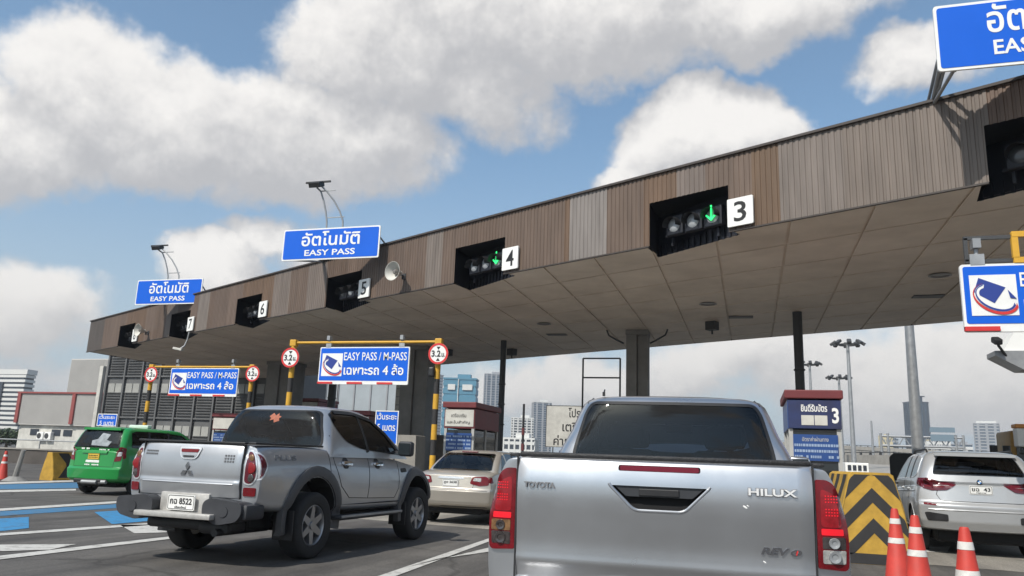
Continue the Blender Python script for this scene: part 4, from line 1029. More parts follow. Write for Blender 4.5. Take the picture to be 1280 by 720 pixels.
def taxi():
    st = [(0, .80, .36, 1.10), (.03, .815, .33, 1.14), (.2, .845, .30, 1.17), (.9, .865, .27, 1.15), (2.0, .87, .26, 1.10), (3.1, .87, .26, 1.06), (3.5, .865, .28, 1.03), (4.0, .84, .30, .92), (4.35, .76, .32, .74), (4.52, .64, .36, .66), (4.55, .6, .38, .62)]
    rows = [(1.0, .80, .18, 3.75, .14, 0), (1.10, .805, .12, 3.6, .15, 0), (1.17, .805, .07, 3.5, .15, .03), (1.24, .80, .075, 3.4, .15), (1.40, .765, .14, 3.15, .15), (1.54, .73, .20, 2.92, .15), (1.65, .695, .26, 2.72, .16), (1.705, .66, .31, 2.6, .18), (1.735, .59, .40, 2.45, .2), (1.752, .45, .58, 2.3, .2), (1.76, .3, .8, 2.1, .2)]
    t, bo, co, bv, bvb = make_car('taxi_van', 'green people carrier taxi with a yellow number plate at the far left', 'taxi', (-16.35, 16.9, 0), rad(3), green, st, rows,
        [(.30, .06), (.42, -.04), (.66, -.07), (.70, -.01), (1.1, .02)], (.82, 3.58), .325, 1.49, 6, rear_round=.14, tw=.2)
    gl = rnd([(-.70, 1.20), (.70, 1.20), (.60, 1.62), (.56, 1.66), (-.56, 1.66), (-.60, 1.62)], .05)
    g = patch('rear_window', gl, 'rear', bv, glass2, t, off=.006)
    bg_ = bvh_of(g.data)
    # irregular pale patch laid on the glass
    patch('pale_window_patch', [(-.15, 1.26), (.35, 1.24), (.42, 1.36), (.25, 1.40), (.30, 1.55), (.05, 1.58), (-.02, 1.42), (-.18, 1.38)], 'rear', bg_, mat('pale_patch', (.26, .29, .31), .7, var=.5, vscale=9), g, off=.004, th=.002)
    for s in (-1, 1):
        f = (lambda L_: [(s * a, b) for a, b in L_] if s > 0 else [(s * a, b) for a, b in L_][::-1])
        l = patch('tail_lamp', f(rnd([(.60, .86), (.765, .88), (.775, 1.08), (.735, 1.22), (.69, 1.22), (.65, 1.02)], .03)), 'rear', bvb, redlens, t, off=.012, res=.03)
        patch('lamp_lens', f(rnd([(.66, .99), (.765, 1.0), (.755, 1.11), (.69, 1.11)], .02)), 'rear', bvh_of(l.data), clear, l, off=.004, res=.03)
        patch('tail_lamp', rnd([(.05, .90), (.22, .95), (.20, 1.2), (.07, 1.24)], .03), 'right' if s > 0 else 'left', bvb, redlens, t, off=.008)
    patch('plate_garnish', rnd([(-.38, 1.055), (.38, 1.055), (.40, 1.13), (-.40, 1.13)], .02), 'rear', bvb, green, t, off=.03)
    y = cast(bvb, 'rear', 0, .98).y; number_plate(t, 0, .975, .34, .15, y - .018, None, None, plate_y)
    bm = bmesh.new()
    for r_ in range(2):
        for k in range(6): box(bm, (-.12 + .046 * k, y - .02, .995 - .045 * r_), (.03, .004, .03 - .008 * r_))
    finish(bm, 'plate_number', ink, t)
    bm = bmesh.new()   # unreadable white lettering
    for x0, n, z, dx, hh in ((-.42, 5, 1.17, .052, .045), (.12, 6, 1.16, .052, .045), (-.20, 7, .845, .06, .05), (-.22, 8, .765, .055, .035)):
        for k in range(n):
            if (k * 7 + n) % 5 == 4: continue
            p = cast(bvb, 'rear', x0 + dx * k, z); box(bm, p + Vector((0, -.006, 0)), (dx * .8, .006, hh * (.8 + .2 * ((k * 3) % 2))))
    finish(bm, 'door_lettering', white, t)
    patch('door_label', [(-.22, .82), (.18, .82), (.18, .88), (-.22, .88)], 'rear', bvb, white, t, off=.004)
    ribbon('tailgate_gap', [(-.62, 1.2), (-.60, .72), (.60, .72), (.62, 1.2)], .008, 'rear', bvb, ink, bo)
    bm = bmesh.new(); box(bm, (0, .02, .36), (1.0, .12, .10), bev=.03); cyl(bm, (-.35, .0, .30), (.35, .0, .30), .05)
    finish(bm, 'lower_valance', black, t)
    bm = bmesh.new(); cyl(bm, (-.2, -.06, .33), (.25, -.06, .33), .05, seg=12); cyl(bm, (.36, -.02, .34), (.50, -.02, .34), .05, seg=12); finish(bm, 'silencer', galv, t, smooth_=True)
    def side(ax):
        dl = rnd([(.42, 1.60), (.38, 1.22), (1.0, 1.18), (3.22, 1.12), (2.85, 1.42), (2.55, 1.60), (1.6, 1.66), (.6, 1.65)], [.03, .04, .03, .03, .1, .08, .1, .05])
        patch('side_window', dl, ax, bv, glass, t, off=.006)
        for y in (1.10, 1.90): ribbon('window_pillar', [(y, 1.17), (y, 1.66)], .07, ax, bv, black, t, off=.011)
        ribbon('door_gap', [(1.05, 1.15), (1.05, .7), (1.25, .40), (1.95, .38), (1.95, 1.13)], .008, ax, bvb, ink, bo)
        ribbon('door_gap', [(1.95, .38), (2.9, .38), (3.0, .7), (3.0, 1.06)], .008, ax, bvb, ink, bo)
        for y in (1.20, 2.08): patch('door_handle', rnd([(y, .96), (y + .18, .955), (y + .18, .99), (y, .995)], .012), ax, bvb, green, t, off=.028, th=.03)
    both(side)
    patch('windscreen', rnd([(-.72, 1.15), (.72, 1.15), (.60, 1.60), (-.60, 1.60)], .05), 'front', bv, clearglass, t)
    patch('grille', rnd([(-.3, .52), (.3, .52), (.34, .68), (-.34, .68)], .03), 'front', bvb, black, t)
    for s in (-1, 1):
        pts = [(s * .36, .60), (s * .62, .62), (s * .64, .74), (s * .36, .70)]; patch('headlamp', rnd(pts if s > 0 else pts[::-1], .03), 'front', bvb, clear, t)
    bm = bmesh.new(); box(bm, (0.05, 1.55, 1.80), (.62, .18, .10), bev=.03); finish(bm, 'roof_sign', mat('roof_sign_pale', (.55, .66, .58), .4), t, smooth_=True)
    bm = bmesh.new(); slab_xz(bm, rnd([(-.58, 1.66), (.58, 1.66), (.56, 1.72), (-.56, 1.72)], .02), .17, .5); finish(bm, 'roof_spoiler', green, t, smooth_=True)
    open_cab(t, co, gl, [rnd([(.42, 1.60), (.38, 1.22), (1.0, 1.18), (3.22, 1.12), (2.85, 1.42), (2.55, 1.60), (1.6, 1.66), (.6, 1.65)], .04)], [(-.72, 1.15), (.72, 1.15), (.60, 1.60), (-.60, 1.60)], 1.22, (1.2, 2.2), .35, 2.65)
    mirrors(t, .86, 3.05, 1.13, green, (.2, .12, .15)); return t
# ------------------------------------------------------------------ ground, road paint
def struct(name, bm, m): return tag(finish(bm, name, m), kind='structure')
bm = bmesh.new(); quad(bm, [(-2400, -400, 0), (2400, -400, 0), (2400, 2600, 0), (-2400, 2600, 0)]); struct('ground', bm, asphalt)
hzm = bpy.data.materials.new('haze_air'); hzm.use_nodes = True; ht = hzm.node_tree; ht.nodes.clear()
ho = ht.nodes.new('ShaderNodeOutputMaterial'); hv = ht.nodes.new('ShaderNodeVolumePrincipled'); hv.inputs['Color'].default_value = (.80, .87, .95, 1); hv.inputs['Density'].default_value = .00038; hv.inputs['Anisotropy'].default_value = .1
ht.links.new(hv.outputs[0], ho.inputs['Volume'])
bm = bmesh.new(); box(bm, (0, 1100, 37.5), (4820, 3020, 77)); tag(finish(bm, 'haze', hzm), kind='stuff')
bm = bmesh.new(); quad(bm, [(-9.2, 15.2, .004), (16, 11.4, .004), (16, 60, .004), (-9.2, 60, .004)]); struct('concrete_apron', bm, apron)
def marks(name, m, polys, z=.008):
    bm = bmesh.new()
    for q in polys:
        g = [G(px, py, z) for px, py in q]
        if q[0][0] <= -30: g[0] += (g[0] - g[1]) * 1.2; g[3] += (g[3] - g[2]) * 1.2      # the line runs on outside the picture
        quad(bm, [tuple(v) for v in g])
    return struct(name, bm, m)
marks('road_marking', roadwhite, [
    [(-30, 637.5), (300, 616.5), (300, 618.5), (-30, 640.5)],
    [(-30, 668.5), (320, 644.5), (320, 647), (-30, 671.5)],
    [(150, 656), (240, 655), (255, 664), (168, 666.5)],
    [(-40, 681), (95, 680), (62, 687), (-40, 690)],
    [(-40, 699), (300, 660.5), (300, 663), (-40, 704)],
    [(455, 726), (612, 672.5), (612, 676.5), (478, 726)],
    [(500, 711), (625, 681), (625, 687.5), (545, 699)],
    [(-30, 603.5), (95, 600), (95, 602), (-30, 606)],
    [(-30, 613), (95, 611), (95, 613), (-30, 616)],
    [(1138, 684), (1188, 683), (1184, 690), (1130, 690)],
])
marks('lane_paint_blue', roadblue, [[(-30, 650), (36, 646), (36, 660), (-30, 667)], [(118, 640), (320, 627), (320, 640), (140, 655)]], .006)
marks('lane_paint_blue', roadblue2, [[(-30, 641), (320, 619), (320, 623), (-30, 647)], [(-30, 606.5), (98, 603), (98, 610), (-30, 612)]], .006)
def island(x0, x1, y0, y1, h=.16):
    bm = bmesh.new(); box(bm, ((x0 + x1) / 2, (y0 + y1) / 2, h / 2), (x1 - x0, y1 - y0, h), bev=.03); return struct('kerbed_island', bm, concrete)

# ------------------------------------------------------------------ canopy
ca, sa = .8890, -.4579
U = Vector((ca, sa, 0)); NF = Vector((sa, -ca, 0)); O0 = Vector((0, 15.72, 0))     # NF points at the traffic
def FP(s, d=0, z=0): p = O0 + U * s - NF * d; return Vector((p.x, p.y, z))
HOLES = {2: 4.32, 3: -2.25, 4: -8.66, 5: -14.98, 6: -21.22, 7: -27.2, 8: -33.1}
HW = 1.93; ZB, ZM, ZT = 6.0, 6.96, 7.60; S0, S1 = -37.4, 16.0; DEP = 13.0
can = thing('toll_canopy', 'long brown corrugated toll plaza canopy crossing the whole picture above the lanes', 'toll canopy', FP(S1, 0, 0))
can.rotation_euler = (0, 0, math.atan2(U.y, U.x)); bpy.context.view_layer.update()
# local frame of the canopy: x along the fascia (0 at S1), y away from the traffic, z up
def lx(s): return s - S1
bm = bmesh.new(); pitch = .115; prof = [(0, 0), (.058, 0), (.068, .014), (.105, .014), (.115, 0)]
def rib(s):
    u_ = (s - S0) % pitch
    return lerp_tab(prof, u_)
bps = []
k = 0
while S0 + k * pitch < S1:
    for a, _ in prof[:-1]: bps.append(S0 + k * pitch + a)
    k += 1
for h in HOLES.values(): bps += [h, h + HW]
bps = sorted(set(round(b, 4) for b in bps if b <= S1))
for a, b in zip(bps, bps[1:]):
    if b - a < 1e-4: continue
    mid = (a + b) / 2; z0 = ZM if any(h < mid < h + HW for h in HOLES.values()) else ZB - .02
    quad(bm, [(lx(a), rib(a), z0), (lx(b), rib(b), z0), (lx(b), rib(b), ZT), (lx(a), rib(a), ZT)])
fa = finish(bm, 'fascia', cladding, can)
bm = bmesh.new()
box(bm, ((lx(S0) + lx(S1)) / 2, .03, ZT + .02), (S1 - S0 + .1, .16, .05))
# bottom edge flashing between the lane openings
cuts = [S0] + [v for h in sorted(HOLES.values()) for v in (h, h + HW)] + [S1]
for a, b in zip(cuts[::2], cuts[1::2]): box(bm, ((lx(a) + lx(b)) / 2, .01, ZB - .035), (b - a, .06, .03))
finish(bm, 'edge_flashing', mat('flashing_dark', (.055, .045, .04), .6, var=.2), can)
bm = bmesh.new()
pts = [(lx(S0), .03), (lx(S1), .03), (lx(S1) - DEP * .515, DEP), (lx(S0) - DEP * .515, DEP)]
prism(bm, pts, ZT - .12, ZT)
slab = finish(bm, 'roof_deck', steel, can)
bm = bmesh.new()
def wallseg(a, b):
    lo = [(a[0], a[1], ZB), (b[0], b[1], ZB), (b[0], b[1], ZT - .12), (a[0], a[1], ZT - .12)]
    q = Vector((b[0] - a[0], b[1] - a[1], 0)).normalized(); n_ = Vector((q.y, -q.x, 0)) * .05
    v = [bm.verts.new(p) for p in lo]; w = [bm.verts.new(Vector(p) + n_) for p in lo]
    bm.faces.new(v); bm.faces.new(w[::-1])
    for i in range(4): bm.faces.new((v[i], w[i], w[(i + 1) % 4], v[(i + 1) % 4]))
wallseg(pts[3], pts[2]); wallseg((pts[0][0] - .02, .05), (pts[3][0], pts[3][1] - .06)); wallseg(pts[2], (pts[1][0], .05))
finish(bm, 'rear_fascia', cladding, can)
# soffit: backing sheet + panels with open joints, notched at the lane openings
bm = bmesh.new()
inv = can.matrix_world.inverted()
def W2L(p): return inv @ Vector(p)
XS = 1.414; YS = 1.92; gap = .056
X0, X1 = -33.2, 14.0
def yf(x): return 15.72 - .515 * x
i0 = int(math.floor((X0 - .86) / XS)); i1 = int(math.ceil((X1 - .86) / XS))
for i in range(i0, i1):
    xa = max(X0, .86 + i * XS + gap / 2); xb = min(X1, .86 + (i + 1) * XS - gap / 2)
    if xb - xa < .1: continue
    for j in range(8):
        d0 = j * YS - .02 if j else .03; d1 = min(14.58, (j + 1) * YS - .02)
        if d1 - d0 < .1: continue
        d0 += gap * .75; d1 -= gap * .75
        c = [W2L((xa, yf(xa) + d0, 0)), W2L((xb, yf(xb) + d0, 0)), W2L((xb, yf(xb) + d1, 0)), W2L((xa, yf(xa) + d1, 0))]
        dz = random.uniform(-.004, .004)
        prism(bm, [(p.x, p.y) for p in c], ZB + dz, ZB + .03)
c = [W2L((X0, yf(X0) + .03, 0)), W2L((X1, yf(X1) + .03, 0)), W2L((X1, yf(X1) + 14.57, 0)), W2L((X0, yf(X0) + 14.57, 0))]
prism(bm, [(p.x, p.y) for p in c], ZB + .034, ZB + .06, 1)
bmesh.ops.recalc_face_normals(bm, faces=bm.faces[:])
me = bpy.data.meshes.new('soffit'); bm.to_mesh(me); bm.free()
cb = bmesh.new()
for h in HOLES.values():
    a, b = lx(h), lx(h + HW)
    prism(cb, [(a, -.3), (b, -.3), (b + .02, .42), (a - .42, 1.0)], 5.5, 6.5)
me = bool_diff(me, [soffit_m, soffit_gap], cb, recess)
so_ = link('soffit', me, None, can)
for n_, h in HOLES.items():
    a, b = lx(h), lx(h + HW); bm = bmesh.new()
    P4 = [(a - .002, .03), (b + .002, .03), (b + .022, .425), (a - .422, 1.005)]
    lo = [Vector((p[0], p[1], ZB + .005)) for p in P4]; hi = [Vector((p[0], p[1], ZM)) for p in P4]
    for i in (1, 2, 3): quad(bm, [lo[i], lo[(i + 1) % 4], hi[(i + 1) % 4], hi[i]])
    quad(bm, hi)
    # ribbed lower part of the back wall
    A, B = Vector((*P4[3], 0)), Vector((*P4[2], 0)); q = (B - A).normalized(); ang = math.atan2(q.y, q.x)
    for k in range(14):
        p = A + (B - A) * (k + .5) / 14; box(bm, (p.x, p.y - .025, ZB + .12), (.06, .03, .26), rz=ang)
    finish(bm, 'lane_recess', recess, can)
# soffit downlights and small fittings
SOFF = [(885, 379, .42), (680, 404, .42), (1175, 343, .42), (700, 340 + 0, 0)]
for (px, py, r) in SOFF[:3]:
    p = W2L(G(px, py, 6.0)); bm = bmesh.new()
    lathe(bm, [(r * .5, ZB - .004), (r * .62, ZB - .03), (r * .5, ZB - .035), (r * .44, ZB - .012), (0, ZB - .012)], 'Z', 24, Matrix.Translation((p.x, p.y, 0)))
    finish(bm, 'downlight', mat('downlight_rim', (.22, .21, .20), .4, .3), can, smooth_=True)
for (px, py) in ((926, 396), (696, 418), (1160, 370)):
    p = W2L(G(px, py, 6.0)); bm = bmesh.new(); box(bm, (p.x, p.y, ZB - .01), (.75, .38, .022), rz=-can.rotation_euler.z); finish(bm, 'vent_grille', steel, can)
for (px, py) in ((890, 402), (640, 436), (420, 450), (560, 437)):
    p = W2L(G(px, py, 6.0)); bm = bmesh.new(); box(bm, (p.x, p.y, ZB - .12), (.36, .30, .34), bev=.02); cyl(bm, (p.x, p.y, ZB - .29), (p.x, p.y, ZB - .42), .03)
    finish(bm, 'junction_box', steel, can)

# lane signals, number plates
def lane_signal(n_, label, lit=None, heads=3):
    h = HOLES[n_]
    t = thing('lane_signal', label, 'lane signal', FP(h + HW / 2 - .12, .40, 6.30), can.rotation_euler.z - rad(5))
    bm = bmesh.new(); box(bm, (0, .06, .0), (1.5, .06, .05)); box(bm, (-.6, .10, -.12), (.05, .05, .24)); box(bm, (.6, .10, -.12), (.05, .05, .24))
    for k in range(heads): box(bm, ((k - 1) * .50 + .06, .02, .18), (.44, .16, .44), bev=.02)
    finish(bm, 'housing', recess, t)
    for k in range(heads):
        x = (k - 1) * .50 + .06
        bm = bmesh.new(); lathe(bm, [(0.0, -.03), (.08, -.028), (.145, -.012), (.16, 0)], 'Z', 24, Matrix.Translation((x, -.062, .18)) @ Matrix.Rotation(rad(90), 4, 'X') @ Matrix.Scale(-1, 4, (0, 0, 1)))
        lm = lampgrey if (n_ in (3, 4) or k == 1) else MATS.get('lens_dark') or mat('lens_dark', (.05, .055, .06), .25, coat=.5)
        l = finish(bm, 'lamp', lm, t, smooth_=True)
        bm = bmesh.new(); seg = 14
        prev = None
        for j in range(seg + 1):
            a = rad(-15 + 210 * j / seg); cx, cz = .175 * math.cos(a), .175 * math.sin(a)
            cur = (bm.verts.new((x + cx, -.06, .18 + cz)), bm.verts.new((x + cx, -.26, .16 + cz * .95)))
            if prev: bm.faces.new((prev[0], cur[0], cur[1], prev[1]))
            prev = cur
        finish(bm, 'visor', black, l)
        if lit == k:
            bm = bmesh.new(); y = -.105
            slab_xz(bm, [(x - .018, .40), (x - .018, .09), (x + .018, .09), (x + .018, .40)][::-1], y - .01, y)
            for s in (-1, 1):
                pts = [(x, .055), (x + s * .14, .185), (x + s * .115, .21), (x, .105)]
                slab_xz(bm, pts if s > 0 else pts[::-1], y - .014, y - .011)
            finish(bm, 'green_arrow', greenlit, l)
    return t
lane_signal(3, 'three signal lamps in the recess left of the 3, one showing a green arrow', 2)
lane_signal(4, 'signal lamps with a green arrow in the recess left of the 4', 2)
lane_signal(5, 'dark signal lamps in the recess right below the middle blue roof sign')
lane_signal(6, 'unlit signal lamps in the black recess between the two left blue roof signs')
lane_signal(7, 'unlit signal lamps in the black recess under the smallest blue roof sign')
lane_signal(8, 'unlit signal lamps in the last black recess at the canopy far end, behind a horn')
lane_signal(2, 'signal lamp in the black recess at the right edge, nearest of all')
PLATES = {3: 'white plate with a black 3, largest and nearest of the lane numbers', 4: 'white plate with a black 4, right of the nearer white horn', 5: 'white plate with a black 5 just below the middle blue roof sign', 6: 'white plate with a black 6 between the two left blue roof signs', 7: 'white plate with a black 7 below the smallest blue roof sign', 8: 'small white plate with a black 8 touching the far horn'}
for n_, h in HOLES.items():
    if n_ == 2: continue
    sc = h + HW + .29
    t = thing('lane_number_plate', PLATES[n_], 'number plate', FP(sc, -.06, 6.03), can.rotation_euler.z, 'lane numbers along the canopy')
    bm = bmesh.new(); slab_xz(bm, rnd([(-.28, 0), (.28, 0), (.28, .585), (-.28, .585)], .03), -.02, .02); finish(bm, 'panel', white, t)
    text('number', str(n_), ink, t, 0, .085, .27 if n_ != 1 else .1, .42, y=-.022, bold=.012)
    bm = bmesh.new(); box(bm, (0, .05, .3), (.08, .06, .4)); finish(bm, 'bracket', steel, t)

# horns
def horn(px, py, s_off, label):
    d = ray(px, py); tt = (15.72 - .515 * 0 - 0) / 1
    k = (O0.dot(NF) - CAM.dot(NF) + .38) / d.dot(NF); p = CAM + d * k
    t = thing('horn_loudspeaker', label, 'loudspeaker', p, can.rotation_euler.z + rad(10))
    Mx = Matrix.Rotation(rad(90), 4, 'X')
    bm = bmesh.new(); lathe(bm, [(.27, .16), (.285, .165), (.26, .13), (.15, -.02), (.08, -.12), (.075, -.2), (0, -.2)], 'Z', 28, Mx)
    lathe(bm, [(.265, .15), (.13, -.02), (.05, -.10), (0.0, -.10)], 'Z', 28, Mx)
    f = finish(bm, 'flare', offwhite, t, smooth_=True)
    bm = bmesh.new(); lathe(bm, [(0, .10), (.05, .09), (.085, .02), (.085, -.02)], 'Z', 16, Mx); finish(bm, 'throat', mat('horn_throat', (.16, .15, .14), .6), t, smooth_=True)
    bm = bmesh.new(); cyl(bm, (0, .05, 0), (0, .36, -.06), .022); box(bm, (0, .36, -.06), (.12, .02, .18)); box(bm, (.10, .2, -.12), (.05, .05, .12)); finish(bm, 'bracket', steel, t)
horn(495, 340, 0, 'white horn loudspeaker on the canopy edge between the numbers 5 and 4')
horn(176, 413, 0, 'white horn loudspeaker beside the number 8 at the far end of the canopy')

# the roof signs
def roof_sign(tl, tr, br, bl, Y, label, near=False):
    a, b, c, d_ = (P(*q, Y) for q in (tl, tr, br, bl))
    w = ((b - a).length + (c - d_).length) / 2; h = ((a - d_).length + (b - c).length) / 2
    ctr = (a + b + c + d_) / 4
    t = thing('overhead_sign', label, 'road sign', (ctr.x, Y, ctr.z - h / 2), 0, 'blue lane signs on the canopy roof')
    bm = bmesh.new(); slab_xz(bm, rnd([(-w / 2, 0), (w / 2, 0), (w / 2, h), (-w / 2, h)], .06), 0, .04); fr = finish(bm, 'border', white, t)
    e = .045
    bm = bmesh.new(); slab_xz(bm, rnd([(-w / 2 + e, e), (w / 2 - e, e), (w / 2 - e, h - e), (-w / 2 + e, h - e)], .05), -.006, .01); finish(bm, 'face', blue, t)
    ox = 0
    text('thai_lettering', 'อัตโนมัติ', white, t, ox, h * (.50 if near else .44), w * (.52 if near else .60), h * .46, y=-.010, bold=.016)
    text('latin_lettering', 'EASY PASS', white, t, ox, h * (.17 if near else .13), w * (.48 if near else .52), h * (.22 if near else .19), y=-.010, bold=.018)
    # raking legs down to the canopy edge
    for sx in (-.42, .42):
        bm = bmesh.new(); X = ctr.x + sx * w; yF = 15.72 - .515 * X + .12
        foot = Vector((X - ctr.x, yF - Y, 7.60 - (ctr.z - h / 2)))
        box(bm, (sx * w, .08, h / 2), (.07, .08, h * .96))
        for off in (-.05, .05):
            cyl(bm, foot + Vector((off * .4, 0, 0)), Vector((sx * w + off, .10, h * .62)), .032)
        cyl(bm, foot + Vector((0, .9, 0)), Vector((sx * w, .12, h * .9)), .028)
        cyl(bm, foot + Vector((0, 0, .0)), Vector((sx * w, .10, .05)), .03)
        finish(bm, 'leg', galv, t)
    for zz in (.2, .8):
        bm = bmesh.new(); box(bm, (0, .07, h * zz), (w * .96, .05, .06)); finish(bm, 'rail', galv, t)
    return t
roof_sign((355, 288), (476, 281), (473, 321), (352, 327), 20.75, 'blue Thai and English lane sign on the canopy above the number 5')
roof_sign((172, 350), (254, 348), (250, 379.5), (169, 381), 27.2, 'smallest blue lane sign, farthest along the canopy above the number 7')
a = P(1165, 3, 12.62); w_ = 3.30
roof_sign((1165, 3), (1165 + 290, -19), (1165 + 296, 66), (1173, 86), 12.62, 'large blue lane sign on the canopy, cut off by the top right corner', True)

# floodlight arms behind the signs
def flood_arm(px, base_py, top_py, lamp_px, lamp_py, Y, label):
    b = P(px, base_py, Y); tp = P(px, top_py, Y); l = P(lamp_px, lamp_py, Y)
    b.z = 7.6; H_ = l.z - b.z
    t = thing('floodlight_arm', label, 'floodlight', b)
    wv = l.x - b.x
    for s, dx in ((0, 0.0), (1, -.62)):
        bm = bmesh.new(); pts = []
        for k in range(9):
            u_ = k / 8; pts.append(Vector((dx + (wv - dx) * max(0, (u_ - .45) / .55) ** 1.6 * (.95 if s == 0 else .9), -.25 * max(0, (u_ - .45) / .55) ** 1.5, H_ * (u_ if u_ < .6 else .6 + (u_ - .6) * (1.12 - .3 * (u_ - .6))))))
        pts[-1].z = H_ * (1.0 if s == 0 else .93)
        tube(bm, [Vector((dx, 0, 0))] + pts[1:], .03, seg=8)
        finish(bm, 'pipe', galv, t, smooth_=True)
    bm = bmesh.new(); box(bm, (-.3, 0, H_ * .55), (.62, .03, .03)); box(bm, (wv * .45 - .2, -.08, H_ * .90), (.6, .03, .03)); finish(bm, 'rung', galv, t)
    bm = bmesh.new(); box(bm, (wv + .05, -.3, H_ - .10), (.42, .36, .18), rot=Matrix.Rotation(rad(25), 3, 'X'), bev=.02); box(bm, (wv + .05, -.2, H_ + .02), (.95, .05, .06)); finish(bm, 'lamp_head', black, t)
flood_arm(429, 280, 235, 400, 231, 22.6, 'curved double pipe arm with black floodlight above the middle blue sign')
flood_arm(224, 348, 312, 202, 309, 29.4, 'curved double pipe arm with black floodlight above the farthest blue sign')

# small bracketed lamp under the number 7
p = P(236, 420, 27.0); p.z = 5.98
t = thing('bracket_lamp', 'small pale lamp on a bent bracket hanging under the number 7', 'lamp', p)
bm = bmesh.new(); tube(bm, [Vector((0, 0, 0)), Vector((-.05, 0, -.35)), Vector((-.12, -.05, -.62)), Vector((-.25, -.08, -.70))], .03); finish(bm, 'bracket', galv, t)
bm = bmesh.new(); box(bm, (-.38, -.08, -.74), (.45, .16, .10), bev=.02, rot=Matrix.Rotation(rad(10), 3, 'Y')); finish(bm, 'lamp_head', offwhite, t)

# ------------------------------------------------------------------ columns
def column(px0, px1, py, Yc, label, round_=False, depth=None, extra=False):
    a, b = P(px0, py, Yc), P(px1, py, Yc); w = b.x - a.x; cx = (a.x + b.x) / 2
    t = thing('canopy_column', label, 'column', (cx, Yc, 0))
    bm = bmesh.new()
    if round_:
        cyl(bm, (0, 0, .8), (0, 0, 6.0), w / 2, seg=20)
        for z in (2.6, 3.4, 4.2): lathe(bm, [(w / 2, z), (w / 2 + .03, z + .01), (w / 2 + .03, z + .05), (w / 2, z + .06)], 'Z', 20)
        finish(bm, 'shaft', steel, t)
        bm = bmesh.new(); box(bm, (0, 0, .4), (w * 2.6, w * 2.6, .8), bev=.04); finish(bm, 'footing', concdark, t)
    else:
        for s in (-1, 1): box(bm, (s * w * .25, s * .06, 3.0), (w * .50 - .012, depth or w * .8, 6.0), bev=.02)
        finish(bm, 'shaft', concdark, t)
        bm = bmesh.new(); box(bm, (0, 0, 5.9), (w * 1.02, (depth or w * .8) + .26, .18)); finish(bm, 'head', concdark, t)
    if extra:
        for s in (-1, 1):
            bm = bmesh.new(); tube(bm, [Vector((s * w * .6, -.3, 5.5)), Vector((s * w * .9, -.3, 5.62)), Vector((s * w * 1.3, -.3, 5.8)), Vector((s * w * 1.4, -.3, 6.0))], .03); finish(bm, 'cable_pipe', steel, t)
    return t
column(784, 811, 430, 28.2, 'dark concrete column under the canopy straight above the near pickup roof', depth=.5, extra=True)
column(507, 539, 470, 32.0, 'broad grey concrete column behind the saloon car, left of the striped post')
column(341, 372, 480, 37.5, 'dark concrete column behind the left striped post and number 6')
column(625, 632, 460, 30.2, 'slim dark steel column right of the far booth', True)
column(992, 1004, 430, 25.0, 'slim dark steel column rising behind the booth numbered 3', True)
column(410, 419, 500, 39, 'slim dark steel post under the middle gantry sign', True)
# ------------------------------------------------------------------ height-limit gantries and hanging signs
def arc(cx, cz, r, a0, a1, n=20): return [(cx + r * math.cos(rad(a0 + (a1 - a0) * k / n)), cz + r * math.sin(rad(a0 + (a1 - a0) * k / n))) for k in range(n + 1)]
def logo(t, x, z, s, y):
    bm = bmesh.new(); slab_xz(bm, [(x - s / 2, z - s / 2), (x + s / 2, z - s / 2), (x + s / 2, z + s / 2), (x - s / 2, z + s / 2)], y, y + .004); lg = finish(bm, 'logo_panel', white, t)
    bm = bmesh.new(); q = lambda u_, v_: (x + s * (u_ - .5), z + s * (v_ - .5))
    slab_xz(bm, [q(.20, .93), q(.08, .58), q(.50, .30), q(.76, .68)], y - .004, y - .001); finish(bm, 'logo_card', navy, lg)
    def ell(cx, cz, rx_, ry_, a0, a1, n=26, tilt=-28):
        o = []
        for k in range(n + 1):
            a = rad(a0 + (a1 - a0) * k / n); u_, v_ = rx_ * math.cos(a), ry_ * math.sin(a); tl = rad(tilt)
            o.append(q(cx + u_ * math.cos(tl) - v_ * math.sin(tl), cz + u_ * math.sin(tl) + v_ * math.cos(tl)))
        return o
    for nm, m, r0, r1, off, yy in (('logo_white_swoosh', white, (.36, .20), (.46, .30), 0, -.007), ('logo_blue_swoosh', navy, (.42, .25), (.455, .295), 0, -.009), ('logo_red_swoosh', signred, (.475, .315), (.51, .35), -.02, -.008)):
        A = ell(.52, .44, r0[0], r0[1], 150, 375); B = ell(.52 + .01, .43 + off, r1[0], r1[1], 140, 365)
        bm = bmesh.new(); n = len(A)
        for k in range(n - 1): slab_xz(bm, [B[k], B[k + 1], A[k + 1], A[k]], y + yy, y + yy + .003)
        finish(bm, nm, m, lg)
    bm = bmesh.new(); slab_xz(bm, [q(.80, .62), q(.97, .40), q(.84, .42)][::-1], y - .010, y - .006); finish(bm, 'logo_arrow', navy, lg)
